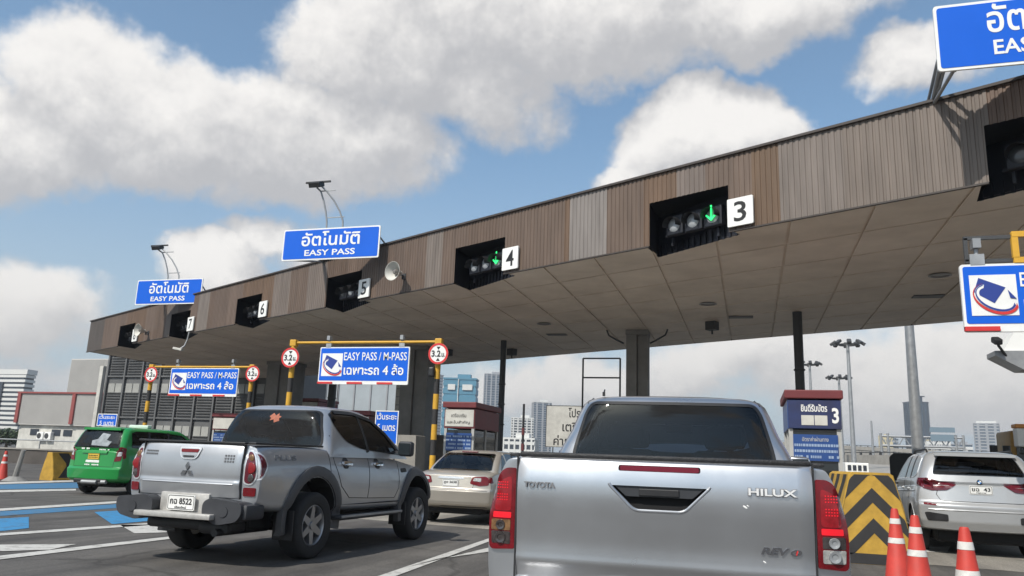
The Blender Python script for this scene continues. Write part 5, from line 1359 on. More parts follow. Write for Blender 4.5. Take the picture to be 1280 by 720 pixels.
def pass_sign(x0, x1, z0, z1, Y, label, lettering=True, strip=True):
    w, h = x1 - x0, z1 - z0
    t = thing('hanging_sign', label, 'road sign', ((x0 + x1) / 2, Y, z0), 0, 'blue easy pass signs hanging over the lanes')
    bm = bmesh.new(); slab_xz(bm, rnd([(-w / 2, 0), (w / 2, 0), (w / 2, h), (-w / 2, h)], .04), 0, .05); finish(bm, 'border', white, t)
    e = .03; zb = .10
    bm = bmesh.new(); slab_xz(bm, rnd([(-w / 2 + e, zb), (w / 2 - e, zb), (w / 2 - e, h - e), (-w / 2 + e, h - e)], .03), -.006, .01); finish(bm, 'face', blue, t)
    ls = (h - zb) * .68
    logo(t, -w / 2 + e + .06 + ls / 2 if lettering else -w / 2 + .42 + .04, zb + (h - zb) * .47, ls if lettering else .72, -.012)
    if lettering:
        tx0 = -w / 2 + e + .10 + ls; tw_ = w / 2 - .07 - tx0
        text('latin_lettering', 'EASY PASS / M-PASS', white, t, tx0, zb + (h - zb) * .60, tw_, (h - zb) * .24, y=-.012, bold=.008, align='L')
        text('thai_lettering', 'เฉพาะรถ 4 ล้อ', white, t, tx0 + .02, zb + (h - zb) * .17, tw_ * .95, (h - zb) * .32, y=-.012, bold=.02, align='L')
    n = 6
    for k in range(0, n, 2):
        bm = bmesh.new(); box(bm, (-w / 2 + w * (k + .5) / n, .0, .035), (w / n, .06, .055)); finish(bm, 'red_edge_block', signred, t)
    for s in (-1, 1):
        bm = bmesh.new(); box(bm, (s * w * .41, .02, h + .06), (.16, .05, .14)); cyl(bm, (s * w * .41, .02, h + .1), (s * w * .41, .02, h + .24), .025); box(bm, (s * w * .41, .02, h + .26), (.09, .14, .12)); finish(bm, 'hanger', galv, t)
    return t
def height_sign(x, z, Y, label, r=.285):
    t = thing('height_limit_sign', label, 'road sign', (x, Y, z), 0, 'round 3.2 metre height limit signs')
    Mx = Matrix.Rotation(rad(90), 4, 'X')
    bm = bmesh.new(); lathe(bm, [(0, -.0), (r, -.0), (r, .012), (0, .012)], 'Z', 40, Mx); finish(bm, 'disc', white, t)
    bm = bmesh.new(); lathe(bm, [(r * .80, .014), (r, .014), (r, .018), (r * .80, .018)], 'Z', 40, Mx, closed=True); finish(bm, 'red_ring', signred, t)
    text('height_lettering', '3.2', ink, t, -.06, -.085, .26, .17, y=-.020, bold=.02)
    text('unit_lettering', 'ม.', ink, t, .15, -.085, .10, .10, y=-.020, bold=.02)
    bm = bmesh.new(); slab_xz(bm, [(0, .105), (.055, .185), (-.055, .185)], -.02, -.014); slab_xz(bm, [(0, -.115), (-.055, -.195), (.055, -.195)], -.02, -.014); finish(bm, 'arrows', ink, t)
    bm = bmesh.new(); box(bm, (0, .05, 0), (.10, .09, .12)); finish(bm, 'bracket', steel, t)
def gantry(xl, xr, zt, Y, label):
    t = thing('height_gantry', label, 'gantry', (xl, Y, 0))
    w = xr - xl
    for x in (0, w):
        bm = bmesh.new(); cyl(bm, (x, 0, 0), (x, 0, zt - .06), .075, seg=16); p = finish(bm, 'post', tarblack, t, smooth_=True)
        z = .12; zs_ = []
        while z < zt - .85: zs_.append((z, z + .40)); z += .80
        zs_.append((zt - .45, zt - .05))
        for z0, z1 in zs_:
            bm = bmesh.new(); cyl(bm, (x, 0, z0), (x, 0, z1), .0775, seg=16, caps=False); finish(bm, 'yellow_band', yellow, p, smooth_=True)
        bm = bmesh.new(); box(bm, (x, 0, zt - .03), (.20, .17, .19), bev=.02); finish(bm, 'corner_joint', yellow, t)
    bm = bmesh.new(); cyl(bm, (.1, 0, zt - .02), (w - .1, 0, zt - .02), .038, seg=12); finish(bm, 'beam', yellow, t, smooth_=True)
    return t
Yg = 19.6
a, b = P(368, 427, Yg), P(549, 427, Yg); zt = (a.z + b.z) / 2
gantry(a.x, b.x, zt, Yg, 'yellow pipe gantry on striped posts holding the nearer easy pass sign')
c, d = P(401, 434, Yg - .02), P(509.5, 481, Yg - .02)
pass_sign(c.x, d.x, d.z, c.z, Yg - .02, 'blue easy pass and M-pass sign on the nearer gantry, red and white lower edge')
for px, py, l in ((363, 447, 'round 3.2 metre height sign left of the nearer hanging easy pass sign'), (548, 442, 'round 3.2 metre height sign right of the nearer hanging easy pass sign')):
    p = P(px, py, Yg - .16); height_sign(p.x, p.z, Yg - .16, l)
Y7 = 24.4
a, b = P(191, 457, Y7), P(316, 459, Y7); zt7 = (a.z + b.z) / 2
gantry(a.x, b.x, zt7, Y7, 'yellow pipe gantry on striped posts farther left, behind the green taxi')
c, d = P(214.5, 460, Y7 - .02), P(295, 496, Y7 - .02)
pass_sign(c.x, d.x, d.z, c.z, Y7 - .02, 'blue easy pass and M-pass sign on the farther gantry above the taxi, partly shaded')
for px, py, l in ((189, 468, 'round white 3.2 metre height sign left of the farther hanging sign, above the taxi'), (316, 467, 'round white 3.2 metre height sign right of the farther hanging sign, in shade')):
    p = P(px, py, Y7 - .16); height_sign(p.x, p.z, Y7 - .16, l)
bm = bmesh.new(); p = P(540, 465, Yg - .1); t = thing('small_floodlight', 'small dark lamp clamped to the striped post beside the concrete column', 'lamp', p)
box(bm, (0, 0, 0), (.16, .2, .26), bev=.04); finish(bm, 'lamp_head', black, t)
bm = bmesh.new(); cyl(bm, (.05, .05, 0), (.2, .1, 0), .02); finish(bm, 'bracket', steel, t)
# nearest lane, right edge
Yn = 10.6
c, d = P(1199, 331, Yn), P(1206, 415, Yn)
pass_sign(c.x, c.x + 2.25, d.z, c.z, Yn, 'large near blue sign with a card and swoosh logo, cut by the right edge', lettering=True)
a = P(1206, 300, Yn + .05)
t = thing('sign_bracket', 'dark and yellow rectangular tube frame above the near logo sign at the right edge', 'bracket', (a.x, Yn + .05, 0))
zt_ = P(1206, 297, Yn).z; zb_ = P(1206, 326, Yn).z; W_ = 2.6
bm = bmesh.new()
for z in (zt_, zb_): box(bm, (.26, 0, z), (.56, .04, .045))
box(bm, (0, 0, (zt_ + zb_) / 2), (.045, .04, zt_ - zb_)); finish(bm, 'dark_frame', steel, t)
bm = bmesh.new()
for z in (zt_ + .02, zb_ - .01): box(bm, (1.7, -.03, z), (2.4, .06, .07))
box(bm, (.53, -.03, (zt_ + zb_) / 2), (.07, .06, zt_ - zb_ - .04)); finish(bm, 'yellow_frame', yellow, t)
bm = bmesh.new(); cyl(bm, (2.9, 0, 0), (2.9, 0, zt_ + .06), .09, seg=16); finish(bm, 'post', tarblack, t)

# ------------------------------------------------------------------ booths
def booth(x0, x1, Y, dep, h, label, number=None, sign_rows=4, hi_sign=True, signtext=None):
    w = x1 - x0
    t = thing('toll_booth', label, 'toll booth', ((x0 + x1) / 2, Y, 0))
    island(x0 - .25, x1 + .25, Y - 2.2, Y + dep + 5)
    bm = bmesh.new(); zb = .16
    for sx in (-1, 1):
        for yy in (0, dep): box(bm, (sx * (w / 2 - .04), yy + (.04 if yy == 0 else -.04), (h - .25 + zb) / 2), (.08, .08, h - .25 - zb))
    box(bm, (0, .045, .63), (w - .16, .06, .94)); box(bm, (0, dep - .045, 1.3), (w - .16, .06, 2.3))
    for sx in (-1, 1): box(bm, (sx * (w / 2 - .045), dep / 2, .63), (.06, dep - .16, .94)); box(bm, (sx * (w / 2 - .04), dep * .50, 1.6), (.065, .07, 1.2))
    finish(bm, 'body', boothgrey, t)
    bm = bmesh.new(); box(bm, (0, dep / 2, h - .06), (w + .12, dep + .16, .17), bev=.02); r = finish(bm, 'roof', boothred, t)
    bm = bmesh.new(); box(bm, (0, dep / 2, h - .45), (w + .02, dep + .02, .56)); finish(bm, 'upper_panel', bluedk if number else boothred, t) if number else finish(bm, 'upper_panel', boothred, t)
    bm = bmesh.new(); box(bm, (0, .03, 1.58), (w - .16, .02, .98)); finish(bm, 'front_window', boothglass, t)
    for sx in (-1, 1):
        bm = bmesh.new(); box(bm, (sx * (w / 2 - .05), dep / 2, 1.58), (.02, dep - .16, .98)); finish(bm, 'side_window', boothglass, t)
    if number:
        bm = bmesh.new(); slab_xz(bm, [(-w / 2, h - .72), (w / 2 + .01, h - .72), (w / 2 + .01, h - .18), (-w / 2, h - .18)], -.05, -.015); s = finish(bm, 'name_panel', mat('panel_night_blue', (.018, .018, .04), .4, var=.4, vscale=1.2, var2=(.025, .04, .13)), t)
        text('thai_lettering', 'ยินดีรับบัตร', white, s, 0, h - .40, w * .50, .15, y=-.056, bold=.02)
        text('number', str(number), white, s, w * .40, h - .62, w * .13, .30, y=-.056, bold=.03)
        for k in (0, 1):
            bm = bmesh.new(); slab_xz(bm, [(w * (-.25 + .255 * k), h - .66), (w * (-.01 + .255 * k), h - .66), (w * (-.01 + .255 * k), h - .47), (w * (-.25 + .255 * k), h - .47)], -.058, -.05); finish(bm, 'white_card', offwhite, s)
    else:
        bm = bmesh.new(); slab_xz(bm, [(-w / 2 + .02, h - .68), (w / 2 - .02, h - .68), (w / 2 - .02, h - .20), (-w / 2 + .02, h - .20)], -.03, -.011); s = finish(bm, 'notice_panel', offwhite, t)
        if signtext:
            for k, ln in enumerate(signtext): text('notice_lettering', ln, ink, s, -.02, h - .42 - .2 * k, w * (.5 + .26 * k), .11, y=-.034, bold=.005)
    # fare table on the glass
    bm = bmesh.new(); zc = 1.72
    slab_xz(bm, [(-w * .42, zc - .24), (w * .43, zc - .24), (w * .43, zc + .26), (-w * .42, zc + .26)], -.02, .02); f = finish(bm, 'fare_board', bluedk, t)
    if number:
        text('fare_heading', 'อัตราค่าผ่านทาง', offwhite, f, 0, zc + .13, w * .5, .09, y=-.024)
    bm = bmesh.new(); rr = random.Random(int(Y * 10))
    for r_ in range(sign_rows if not number else 3):
        x = -w * .40
        while x < w * .40:
            ww = rr.uniform(.015, .05) * w
            if rr.random() < .78: slab_xz(bm, [(x, zc - .19 + .11 * r_), (x + ww, zc - .19 + .11 * r_), (x + ww, zc - .14 + .11 * r_), (x, zc - .14 + .11 * r_)], -.024, -.02)
            x += ww + .012 * w
    finish(bm, 'fare_lettering', mat('faded_lettering', (.26, .34, .48), .5), f)
    return t
a, b = P(557, 506, 21.7), P(594, 506, 21.7); booth(a.x, b.x, 21.7, 2.3, 2.85, 'dark red toll booth with a blue fare board behind the saloon car', signtext=('เตรียมเงิน', 'และใบสำคัญ'))
a, b = P(984, 490, 16.6), P(1049, 490, 16.6); booth(a.x, b.x, 16.6, 2.2, 2.82, 'toll booth with a number 3 and red roof edge, right of the near pickup', 3)
a, b = P(428, 510, 27), P(463, 510, 27); booth(a.x, b.x, 27, 2.3, 2.85, 'red roofed toll booth mostly hidden behind the dusty pickup cab')
a, b = P(268, 516, 31), P(298, 516, 31); booth(a.x, b.x, 31, 2.3, 2.85, 'red roofed toll booth under the right end of the farther easy pass sign')
# red canopy bit further back
a, b = P(364, 498, 41), P(398, 498, 41); booth(a.x, b.x, 41, 2.3, a.z, 'far toll booth showing only its red roof above the dusty pickup cab')

def board(px0, px1, py0, py1, Y, name, label, lines, face, inkc, frame=None, lw=.8, postm=steel, leg_z=0.0):
    a, b = P(px0, py0, Y), P(px1, py1, Y); w, h = b.x - a.x, a.z - b.z
    t = thing(name, label, 'sign', ((a.x + b.x) / 2, Y, leg_z)); z0 = b.z - leg_z
    bm = bmesh.new(); slab_xz(bm, rnd([(-w / 2, z0), (w / 2, z0), (w / 2, z0 + h), (-w / 2, z0 + h)], .02), 0, .03); p = finish(bm, 'panel', face, t)
    if frame:
        bm = bmesh.new(); e = .03
        for q in (((0, -.004, z0 + h - e / 2), (w, .012, e)), ((0, -.004, z0 + e / 2), (w, .012, e)), ((-w / 2 + e / 2, -.004, z0 + h / 2), (e, .012, h - 2 * e)), ((w / 2 - e / 2, -.004, z0 + h / 2), (e, .012, h - 2 * e))): box(bm, *q)
        finish(bm, 'border', frame, p)
    n = len(lines)
    for k, (ln, ww, hh) in enumerate(lines):
        if ln: text('lettering', ln, inkc, p, 0, z0 + h * (1 - (k + .5) / n) - h * hh / 2, w * ww, h * hh, y=-.008, bold=.012)
    for s in (-1, 1):
        bm = bmesh.new(); cyl(bm, (s * w * .38, .05, 0), (s * w * .38, .05, z0 + h * .9), .03); finish(bm, 'leg', postm, t)
    return t
t = board(470, 496, 513, 556, 22.6, 'distance_sign', 'blue keep five metres sign leaning beside the concrete column', [('เว้นระยะ', .84, .20), ('5 เมตร', .78, .2), ('', 0, 0)], blue, white, white)
bm = bmesh.new(); slab_xz(bm, [(-.18, 1.35), (.06, 1.35), (.14, 1.62), (-.02, 1.70)][::-1], -.012, -.006); finish(bm, 'arrow', white, t)
board(123, 145, 517, 533, 27, 'distance_sign', 'small blue keep distance sign above the taxi roof', [('เว้นระยะ', .8, .34), ('5 เมตร', .72, .34)], blue, white, white)
board(683, 760, 506.5, 561, 43, 'notice_board', 'white Thai notice board partly hidden by the near pickup cab', [('โปรด', .27, .23), ('เตรียม', .46, .24), ('ค่าผ่านทาง', .74, .24)], offwhite, ink, steel)
# open frame
a, b = P(729, 448, 30), P(775, 490, 30)
t = thing('empty_sign_frame', 'empty thin black rectangular frame left of the middle column', 'frame', ((a.x + b.x) / 2, 30, 0)); w = b.x - a.x; bm = bmesh.new()
for s in (-1, 1): cyl(bm, (s * w / 2, 0, 0), (s * w / 2, 0, a.z), .035)
for z in (a.z, P(729, 472, 30).z): cyl(bm, (-w / 2, 0, z), (w / 2, 0, z), .03)
finish(bm, 'tube_frame', steel, t)
# thin post behind the near pickup
a = P(655, 505, 13.4)
t = thing('marker_post', 'thin dark red and black rod standing left of the white notice board', 'post', (a.x, 13.4, 0)); bm = bmesh.new()
cyl(bm, (0, 0, .05), (0, 0, a.z), .026, .02, seg=10); ro = finish(bm, 'rod', black, t)
bm = bmesh.new()
for z in (1.45, 1.72): cyl(bm, (0, 0, z), (0, 0, z + .12), .027, seg=10)
finish(bm, 'red_bands', mat('post_red', (.12, .03, .03), .5), ro)
bm = bmesh.new(); cyl(bm, (0, 0, 0), (0, 0, .06), .14, .1, seg=16); finish(bm, 'foot', rubber, t)

# ------------------------------------------------------------------ barriers, blocks, cones
def chevron_barrier(c, yaw, L, label, hb=.55, ht=.30, H=1.3, bands=True):
    t = thing('crash_barrier', label, 'barrier', c, yaw)
    def wz(z): return lerp_tab([(0, hb), (.22, hb), (.5, hb * .84), (.8, (hb + ht) / 2 * .98), (1.2, ht * 1.05), (1.3, ht)], z / H * 1.3)
    bm = bmesh.new(); zs = [0, .12, .22, .35, .5, .65, .8, 1.0, 1.15, 1.26, 1.3]; zs = [z * H / 1.3 for z in zs]
    ys = [(0, 0), (.02, .012), (L, .012)]
    prevs = None
    for y, g in ys:
        row = [bm.verts.new((wz(z) - .012 + g if z < H else wz(z) - .05, y, z)) for z in zs]; row += [bm.verts.new((-(wz(z) - .012 + g) if z < H else -(wz(z) - .05), y, z)) for z in zs[::-1]]
        if prevs:
            for i in range(len(row)): bm.faces.new((prevs[i], prevs[(i + 1) % len(row)], row[(i + 1) % len(row)], row[i]))
        else: first = row
        prevs = row
    bm.faces.new(first); bm.faces.new(prevs[::-1])
    finish(bm, 'body', yelldirty, t)
    # painted black chevrons on the front face
    bm = bmesh.new()
    def chev(z0, th_, slope=1.05, y=-.004):
        N_ = 12
        for s in (-1, 1):
            for k in range(N_):
                u0, u1 = hb * k / N_, hb * (k + 1) / N_
                pts = []
                for u_, zz in ((u0, z0 - slope * u0), (u1, z0 - slope * u1), (u1, z0 + th_ - slope * u1), (u0, z0 + th_ - slope * u0)):
                    pts.append([u_, max(.13 * H / 1.3, min(H - .035, zz))])
                pts = [(min(u_, wz(z) - .016), z) for u_, z in pts]
                if abs(pts[0][1] - pts[3][1]) + abs(pts[1][1] - pts[2][1]) < 1e-4: continue
                P_ = [(s * u_, z) for u_, z in pts]
                vs = [bm.verts.new((u_, y, z)) for u_, z in (P_ if s > 0 else P_[::-1])]
                bm.faces.new(vs)
    for z0 in ((1.30, .87, .44) if bands else ()): chev(z0 * H / 1.3, .21 * H / 1.3)
    bmesh.ops.remove_doubles(bm, verts=bm.verts[:], dist=1e-5)
    if bands: quad(bm, [(-hb + .015, -.004, .005), (hb - .015, -.004, .005), (hb - .015, -.004, .15 * H / 1.3), (-hb + .015, -.004, .15 * H / 1.3)])
    if bands: finish(bm, 'black_chevrons', tarblack, t)
    for s in (-1, 1):
        for y0 in (.12, 1.05, 1.98):
            if y0 + .9 > L: break
            bm = bmesh.new()
            for za, zb in zip(zs[1:-1], zs[2:-1] + [zs[-2]]):
                if zb <= za: continue
                mid = H * .55; f = lambda z: y0 + .45 * (1 - abs(z - mid) / mid)
                q = [(s * (wz(za) + .004), f(za), za), (s * (wz(za) + .004), f(za) + .42, za), (s * (wz(zb) + .004), f(zb) + .42, zb), (s * (wz(zb) + .004), f(zb), zb)]
                quad(bm, q if s > 0 else q[::-1])
            finish(bm, 'side_stripe', tarblack, t)
    return t
p = P(1092, 650, 12.9); chevron_barrier((p.x, 12.9, 0), 0, 3.0, 'yellow and black chevron crash barrier between the near pickup and the silver SUV')
p = G(70, 601); chevron_barrier((p.x - .45, p.y, 0), rad(-4), 3.2, 'yellow and black crash barrier end left of the green taxi', .32, .12, .95, False)
def cone(p, H, label):
    t = thing('traffic_cone', label, 'traffic cone', p, random.uniform(0, 1), 'orange traffic cones')
    k = H / .9
    bm = bmesh.new(); box(bm, (0, 0, .02 * k), (.40 * k, .40 * k, .04 * k), bev=.012); finish(bm, 'base', mat('cone_base', (.10, .035, .03), .8, var=.3) if 'cone_base' not in MATS else MATS['cone_base'], t)
    def r(z): return k * (.158 - (.158 - .036) * (z / .9))
    bm = bmesh.new(); lathe(bm, [(r(.03) + .012, .035 * k), (r(.05), .06 * k), (r(.88), .88 * k), (r(.9) - .006, .90 * k), (r(.9) - .016, .88 * k), (r(.05) - .012, .04 * k)], 'Z', 28); finish(bm, 'cone_body', orange, t, smooth_=True, ang=50)
    for z0, z1 in ((.515, .575), (.73, .79)):
        bm = bmesh.new(); lathe(bm, [(r(z0) + .003, z0 * k), (r(z1) + .003, z1 * k)], 'Z', 28); finish(bm, 'reflective_band', reflect, t, smooth_=True)
q = P(1117, 715, 10.35); cone((q.x + .05, 10.35, 0), .9, 'orange cone standing right in front of the yellow and black chevron barrier')
q = P(1153, 638, 8.9); cone((q.x - .075, 8.9, 0), .9, 'orange cone between the chevron barrier and the nearest cone, middle of the right hand three')
q = P(1207, 652, 7.3); cone((q.x - .015, 7.3, 0), .9, 'nearest orange cone, at the lower right in front of the silver SUV')
q = G(-1, 600); cone((q.x + .1, q.y, 0), .95, 'orange cone at the far left edge of the road')
# stanchion beside the left cone
q = G(18, 601); t = thing('barrier_post', 'short dark leaning post on a splayed foot, right of the far left cone', 'post', q); bm = bmesh.new()
cyl(bm, (0, 0, .1), (.18, 0, 1.0), .09, .07, seg=10); finish(bm, 'post', concdark, t); bm = bmesh.new(); cyl(bm, (0, 0, 0), (0, 0, .14), .40, .18, seg=12); finish(bm, 'foot', concdark, t)
# parapet + rail at left
a, b = G(-60, 585), Vector((-24, 31, 0))
def wall_between(name, label, cat, p0, p1, th, z0, z1, m, cap=None):
    p0 = Vector(p0); p1 = Vector(p1); d_ = (p1 - p0); L = d_.xy.length; ang = math.atan2(d_.y, d_.x); c_ = (p0 + p1) / 2
    t = thing(name, label, cat, (c_.x, c_.y, 0), ang)
    bm = bmesh.new(); box(bm, (0, 0, (z0 + z1) / 2), (L, th, z1 - z0)); n = int(L / 3)
    for k in range(n): box(bm, (-L / 2 + 3 * (k + .5), -th / 2 - .02, (z0 + z1) / 2), (.12, .06, z1 - z0 - .1))
    finish(bm, 'wall', m, t)
    bm = bmesh.new(); box(bm, (0, 0, z1 + .04), (L, th + .12, .08)); finish(bm, 'coping', cap or m, t)
    return t
dirt = mat('stained_parapet', (.085, .075, .068), .85, var=.4, vscale=.8)
t = wall_between('parapet_wall', 'low stained dark wall along the far left side of the road', 'wall', (-62, 36, 0), (-24.5, 38.5, 0), .3, 0, .80, dirt, concrete)
bm = bmesh.new(); L = 37.5
for k in range(13): cyl(bm, (-L / 2 + k * 3.1, 0, .84), (-L / 2 + k * 3.1, 0, 1.36), .035)
cyl(bm, (-L / 2, 0, 1.36), (L / 2, 0, 1.36), .035); finish(bm, 'hand_rail', galv, t)
q = P(508, 556, 24.6); t = thing('concrete_block', 'pale stained concrete block right of the blue keep distance sign', 'concrete block', (q.x, 24.6, 0)); bm = bmesh.new()
slab_xz(bm, rnd([(-.55, 0), (.55, 0), (.50, 1.95), (-.30, 1.95), (-.42, 1.5)], .04), -.4, .4); finish(bm, 'block', concrete, t)
bm = bmesh.new()
for k in range(6): box(bm, (-.2 + .1 * k, -.405, 1.5 + .12 * math.sin(k * 2.1)), (.02, .012, .35 - .03 * k), rot=Matrix.Rotation(rad(25 * math.sin(k * 1.7)), 3, 'Y'))
finish(bm, 'scrawl', mat('scrawl_grey', (.12, .11, .10), .8), t)
a, b = P(520, 542, 33), P(562, 545, 33)
wall_between('lane_wall', 'brown concrete wall between the concrete column and the far booth', 'wall', (a.x - 1.5, 33, 0), (b.x + .4, 33.4, 0), .35, 0, 2.15, mat('brown_concrete', (.20, .175, .15), .85, var=.3))

# ------------------------------------------------------------------ lighting columns
def mast(px, py_top, py_base, Y, label, lamps=8, r=.11, Rr=1.0, group='tall lighting masts'):
    tp = P(px, py_top, Y); t = thing('lighting_mast', label, 'light mast', (tp.x, Y, 0), 0, group); H_ = tp.z
    bm = bmesh.new(); cyl(bm, (0, 0, 0), (0, 0, H_), r * 1.7, r, seg=14); finish(bm, 'mast', galv, t, smooth_=True)
    if lamps:
        bm = bmesh.new(); lathe(bm, [(Rr * .55, H_ - .05), (Rr * .62, H_ - .05), (Rr * .62, H_ + .05), (Rr * .55, H_ + .05)], 'Z', 18, closed=True)
        for k in range(4):
            a = rad(90 * k); cyl(bm, (0, 0, H_), (Rr * .6 * math.cos(a), Rr * .6 * math.sin(a), H_), .04, seg=6)
        finish(bm, 'lamp_ring', steel, t)
        for k in range(lamps):
            a = 2 * math.pi * k / lamps; bm = bmesh.new()
            box(bm, (Rr * math.cos(a), Rr * math.sin(a), H_ + .12), (.46, .30, .20), rot=(Matrix.Rotation(a, 3, 'Z') @ Matrix.Rotation(rad(35), 3, 'Y')), bev=.03); finish(bm, 'floodlight', steel, t)
    return t
mast(1059.5, 431, 560, 62, 'tallest lighting mast with a crown of floodlights, right of booth 3')
mast(1048.5, 473, 560, 88, 'shorter distant lighting mast with floodlights directly beside booth 3', Rr=1.1)
mast(1012, 456, 560, 84, 'distant lighting mast seen between the slim column and booth 3', Rr=1.0)
mast(1089, 526, 560, 120, 'thin bare pole far off over the ramp, left of the dark tower', 0, .12)
mast(1131.5, 340, 560, 33, 'thick pale grey pole rising behind the silver SUV to the canopy', 0, .14)

# ------------------------------------------------------------------ far buildings
def tower(name, px0, px1, py_top, Y, label, m, bandm, dep=.8, floors=None, yaw=0, vert=0, crown=None, plant=True, cat='tower block', glassm=None, band=.45, base_z=0):
    a, b = P(px0, py_top, Y), P(px1, py_top, Y); w = (b.x - a.x); H_ = (a.z + b.z) / 2
    t = thing(name, label, cat, ((a.x + b.x) / 2, Y + w * dep / 2, 0), yaw); d_ = w * dep
    bm = bmesh.new(); box(bm, (0, 0, H_ / 2), (w * .96, d_ * .96, H_)); finish(bm, 'facade', glassm or m, t)
    n = floors or max(4, int(H_ / 4)); bm = bmesh.new()
    for k in range(n): box(bm, (0, 0, H_ * (k + .5) / n), (w, d_, H_ / n * band))
    finish(bm, 'floor_bands', bandm, t)
    if vert:
        bm = bmesh.new()
        for k in range(vert):
            x = -w / 2 + w * (k + .5) / vert; box(bm, (x, 0, H_ / 2), (w / vert * .3, d_ * 1.03, H_ * .995))
            y = -d_ / 2 + d_ * (k + .5) / vert; box(bm, (0, y, H_ / 2), (w * 1.03, d_ / vert * .3, H_ * .99))
        finish(bm, 'piers', bandm, t)
    bm = bmesh.new(); box(bm, (0, 0, H_ + w * .02), (w * 1.02, d_ * 1.02, w * .05)); (box(bm, (w * .1, 0, H_ + w * .1), (w * .4, d_ * .4, w * .14)) if plant else None); finish(bm, 'roof', m, t)
    if crown: crown(t, w, d_, H_)
    return t
fglass = mat('far_glass', (.055, .085, .125), .25, spec=.6, var=.2, vscale=.05); fwhite = mat('far_white', (.62, .62, .60), .7, var=.1, vscale=.03)
fgrey = mat('far_grey', (.30, .31, .33), .7, var=.1, vscale=.05); fblue = mat('far_blue_cladding', (.075, .22, .32), .5, var=.15, vscale=.08); fdark = mat('far_dark_glass', (.035, .042, .055), .3, spec=.5)
fcream = mat('far_cream', (.60, .52, .33), .7, var=.1, vscale=.05)
def blue_top(t, w, d_, H_):
    for s in (-1, 1):
        for zc, hh in ((.9, .07), (.60, .16)):
            bm = bmesh.new(); box(bm, (s * w * .24, -d_ / 2 - .4, H_ * zc), (w * (.30 if s > 0 else .22), .3, H_ * hh)); finish(bm, 'white_signboard', fwhite, t)
    bm = bmesh.new(); box(bm, (-w * .04, -d_ / 2 - .3, H_ / 2), (w * .02, .5, H_)); finish(bm, 'corner_strip', fwhite, t)
tower('office_block', 553, 592, 474, 330, 'bright blue clad office block with white signboards behind the far booth', fblue, fblue, .6, 10, rad(12), crown=blue_top, cat='building', band=.7)
tower('high_rise', 603, 625, 468, 620, 'grey blue high rise left of the slim column', fgrey, fgrey, .9, 34, rad(20), vert=4, glassm=fglass, band=.2)
tower('high_rise', 521, 546, 468, 420, 'white balconied high rise partly behind the striped post', fwhite, fwhite, .8, 28, rad(-10), glassm=fgrey, band=.5)
tower('high_rise', 637, 664, 523, 520, 'stepped white high rise with dark windows left of the white notice board', fwhite, fwhite, .8, 16, rad(15), vert=5, glassm=fdark, band=.4)
tower('high_rise', 664, 686, 503, 640, 'tall white and glass high rise directly left of the white notice board', fwhite, fgrey, .8, 26, rad(25), vert=3, glassm=fglass, band=.25)
tower('low_block', 626, 668, 549, 300, 'low white block at the foot of the white high rises', fwhite, fwhite, .5, 3, 0, vert=6, glassm=fdark, cat='building', band=.4)
def dark_crown(t, w, d_, H_):
    bm = bmesh.new(); box(bm, (w * .2, 0, H_ + w * .22), (w * .25, d_ * .3, w * .30)); box(bm, (w * .2, 0, H_ + w * .36), (w * .5, d_ * .4, w * .05)); finish(bm, 'rooftop_mast', fdark, t)
tower('office_tower', 1133.5, 1159, 503, 780, 'dark glass tower behind the thick pale pole', fdark, fdark, .8, 40, rad(18), vert=5, glassm=fglass, band=.3, crown=dark_crown)
tower('office_tower', 1220, 1251, 530, 640, 'grey banded office tower with a white top, far right above the SUV', fgrey, fgrey, .8, 18, rad(-12), vert=3, glassm=fglass, band=.55, crown=lambda t, w, d_, H_: finish((lambda bm: (box(bm, (0, 0, H_ + w * .08), (w * .8, d_ * .8, w * .12)), bm)[1])(bmesh.new()), 'white_parapet', fwhite, t))
tower('apartment_block', 1100, 1115, 545, 520, 'small cream apartment block on the horizon', fcream, fcream, .8, 8, rad(10), vert=4, glassm=fgrey, band=.5, cat='building')
tower('apartment_block', 1112, 1123, 549, 640, 'small blue grey block beside the cream apartment block', fglass, fgrey, .8, 8, 0, glassm=fglass, cat='building')
tower('apartment_block', 1159, 1188, 551, 480, 'long cream apartment block below the far gantry sign', fcream, fwhite, .5, 7, 0, vert=9, glassm=fgrey, band=.4, cat='building')
tower('apartment_block', 1190, 1216, 556, 560, 'low pale blue roofed block right of the far gantry sign', fgrey, fwhite, .6, 5, 0, glassm=fglass, cat='building')
def left_core(t, w, d_, H_):
    bm = bmesh.new()
    for s in (-.25, .15): box(bm, (s * w, -d_ / 2 - .3, H_ * .45), (w * .16, .5, H_ * .86))
    finish(bm, 'dark_window_strip', fdark, t)
tower('high_rise', -60, 33, 467, 210, 'white banded high rise at the far left edge', fwhite, fwhite, .12, 15, 0, glassm=fdark, crown=left_core, band=.55, plant=False)

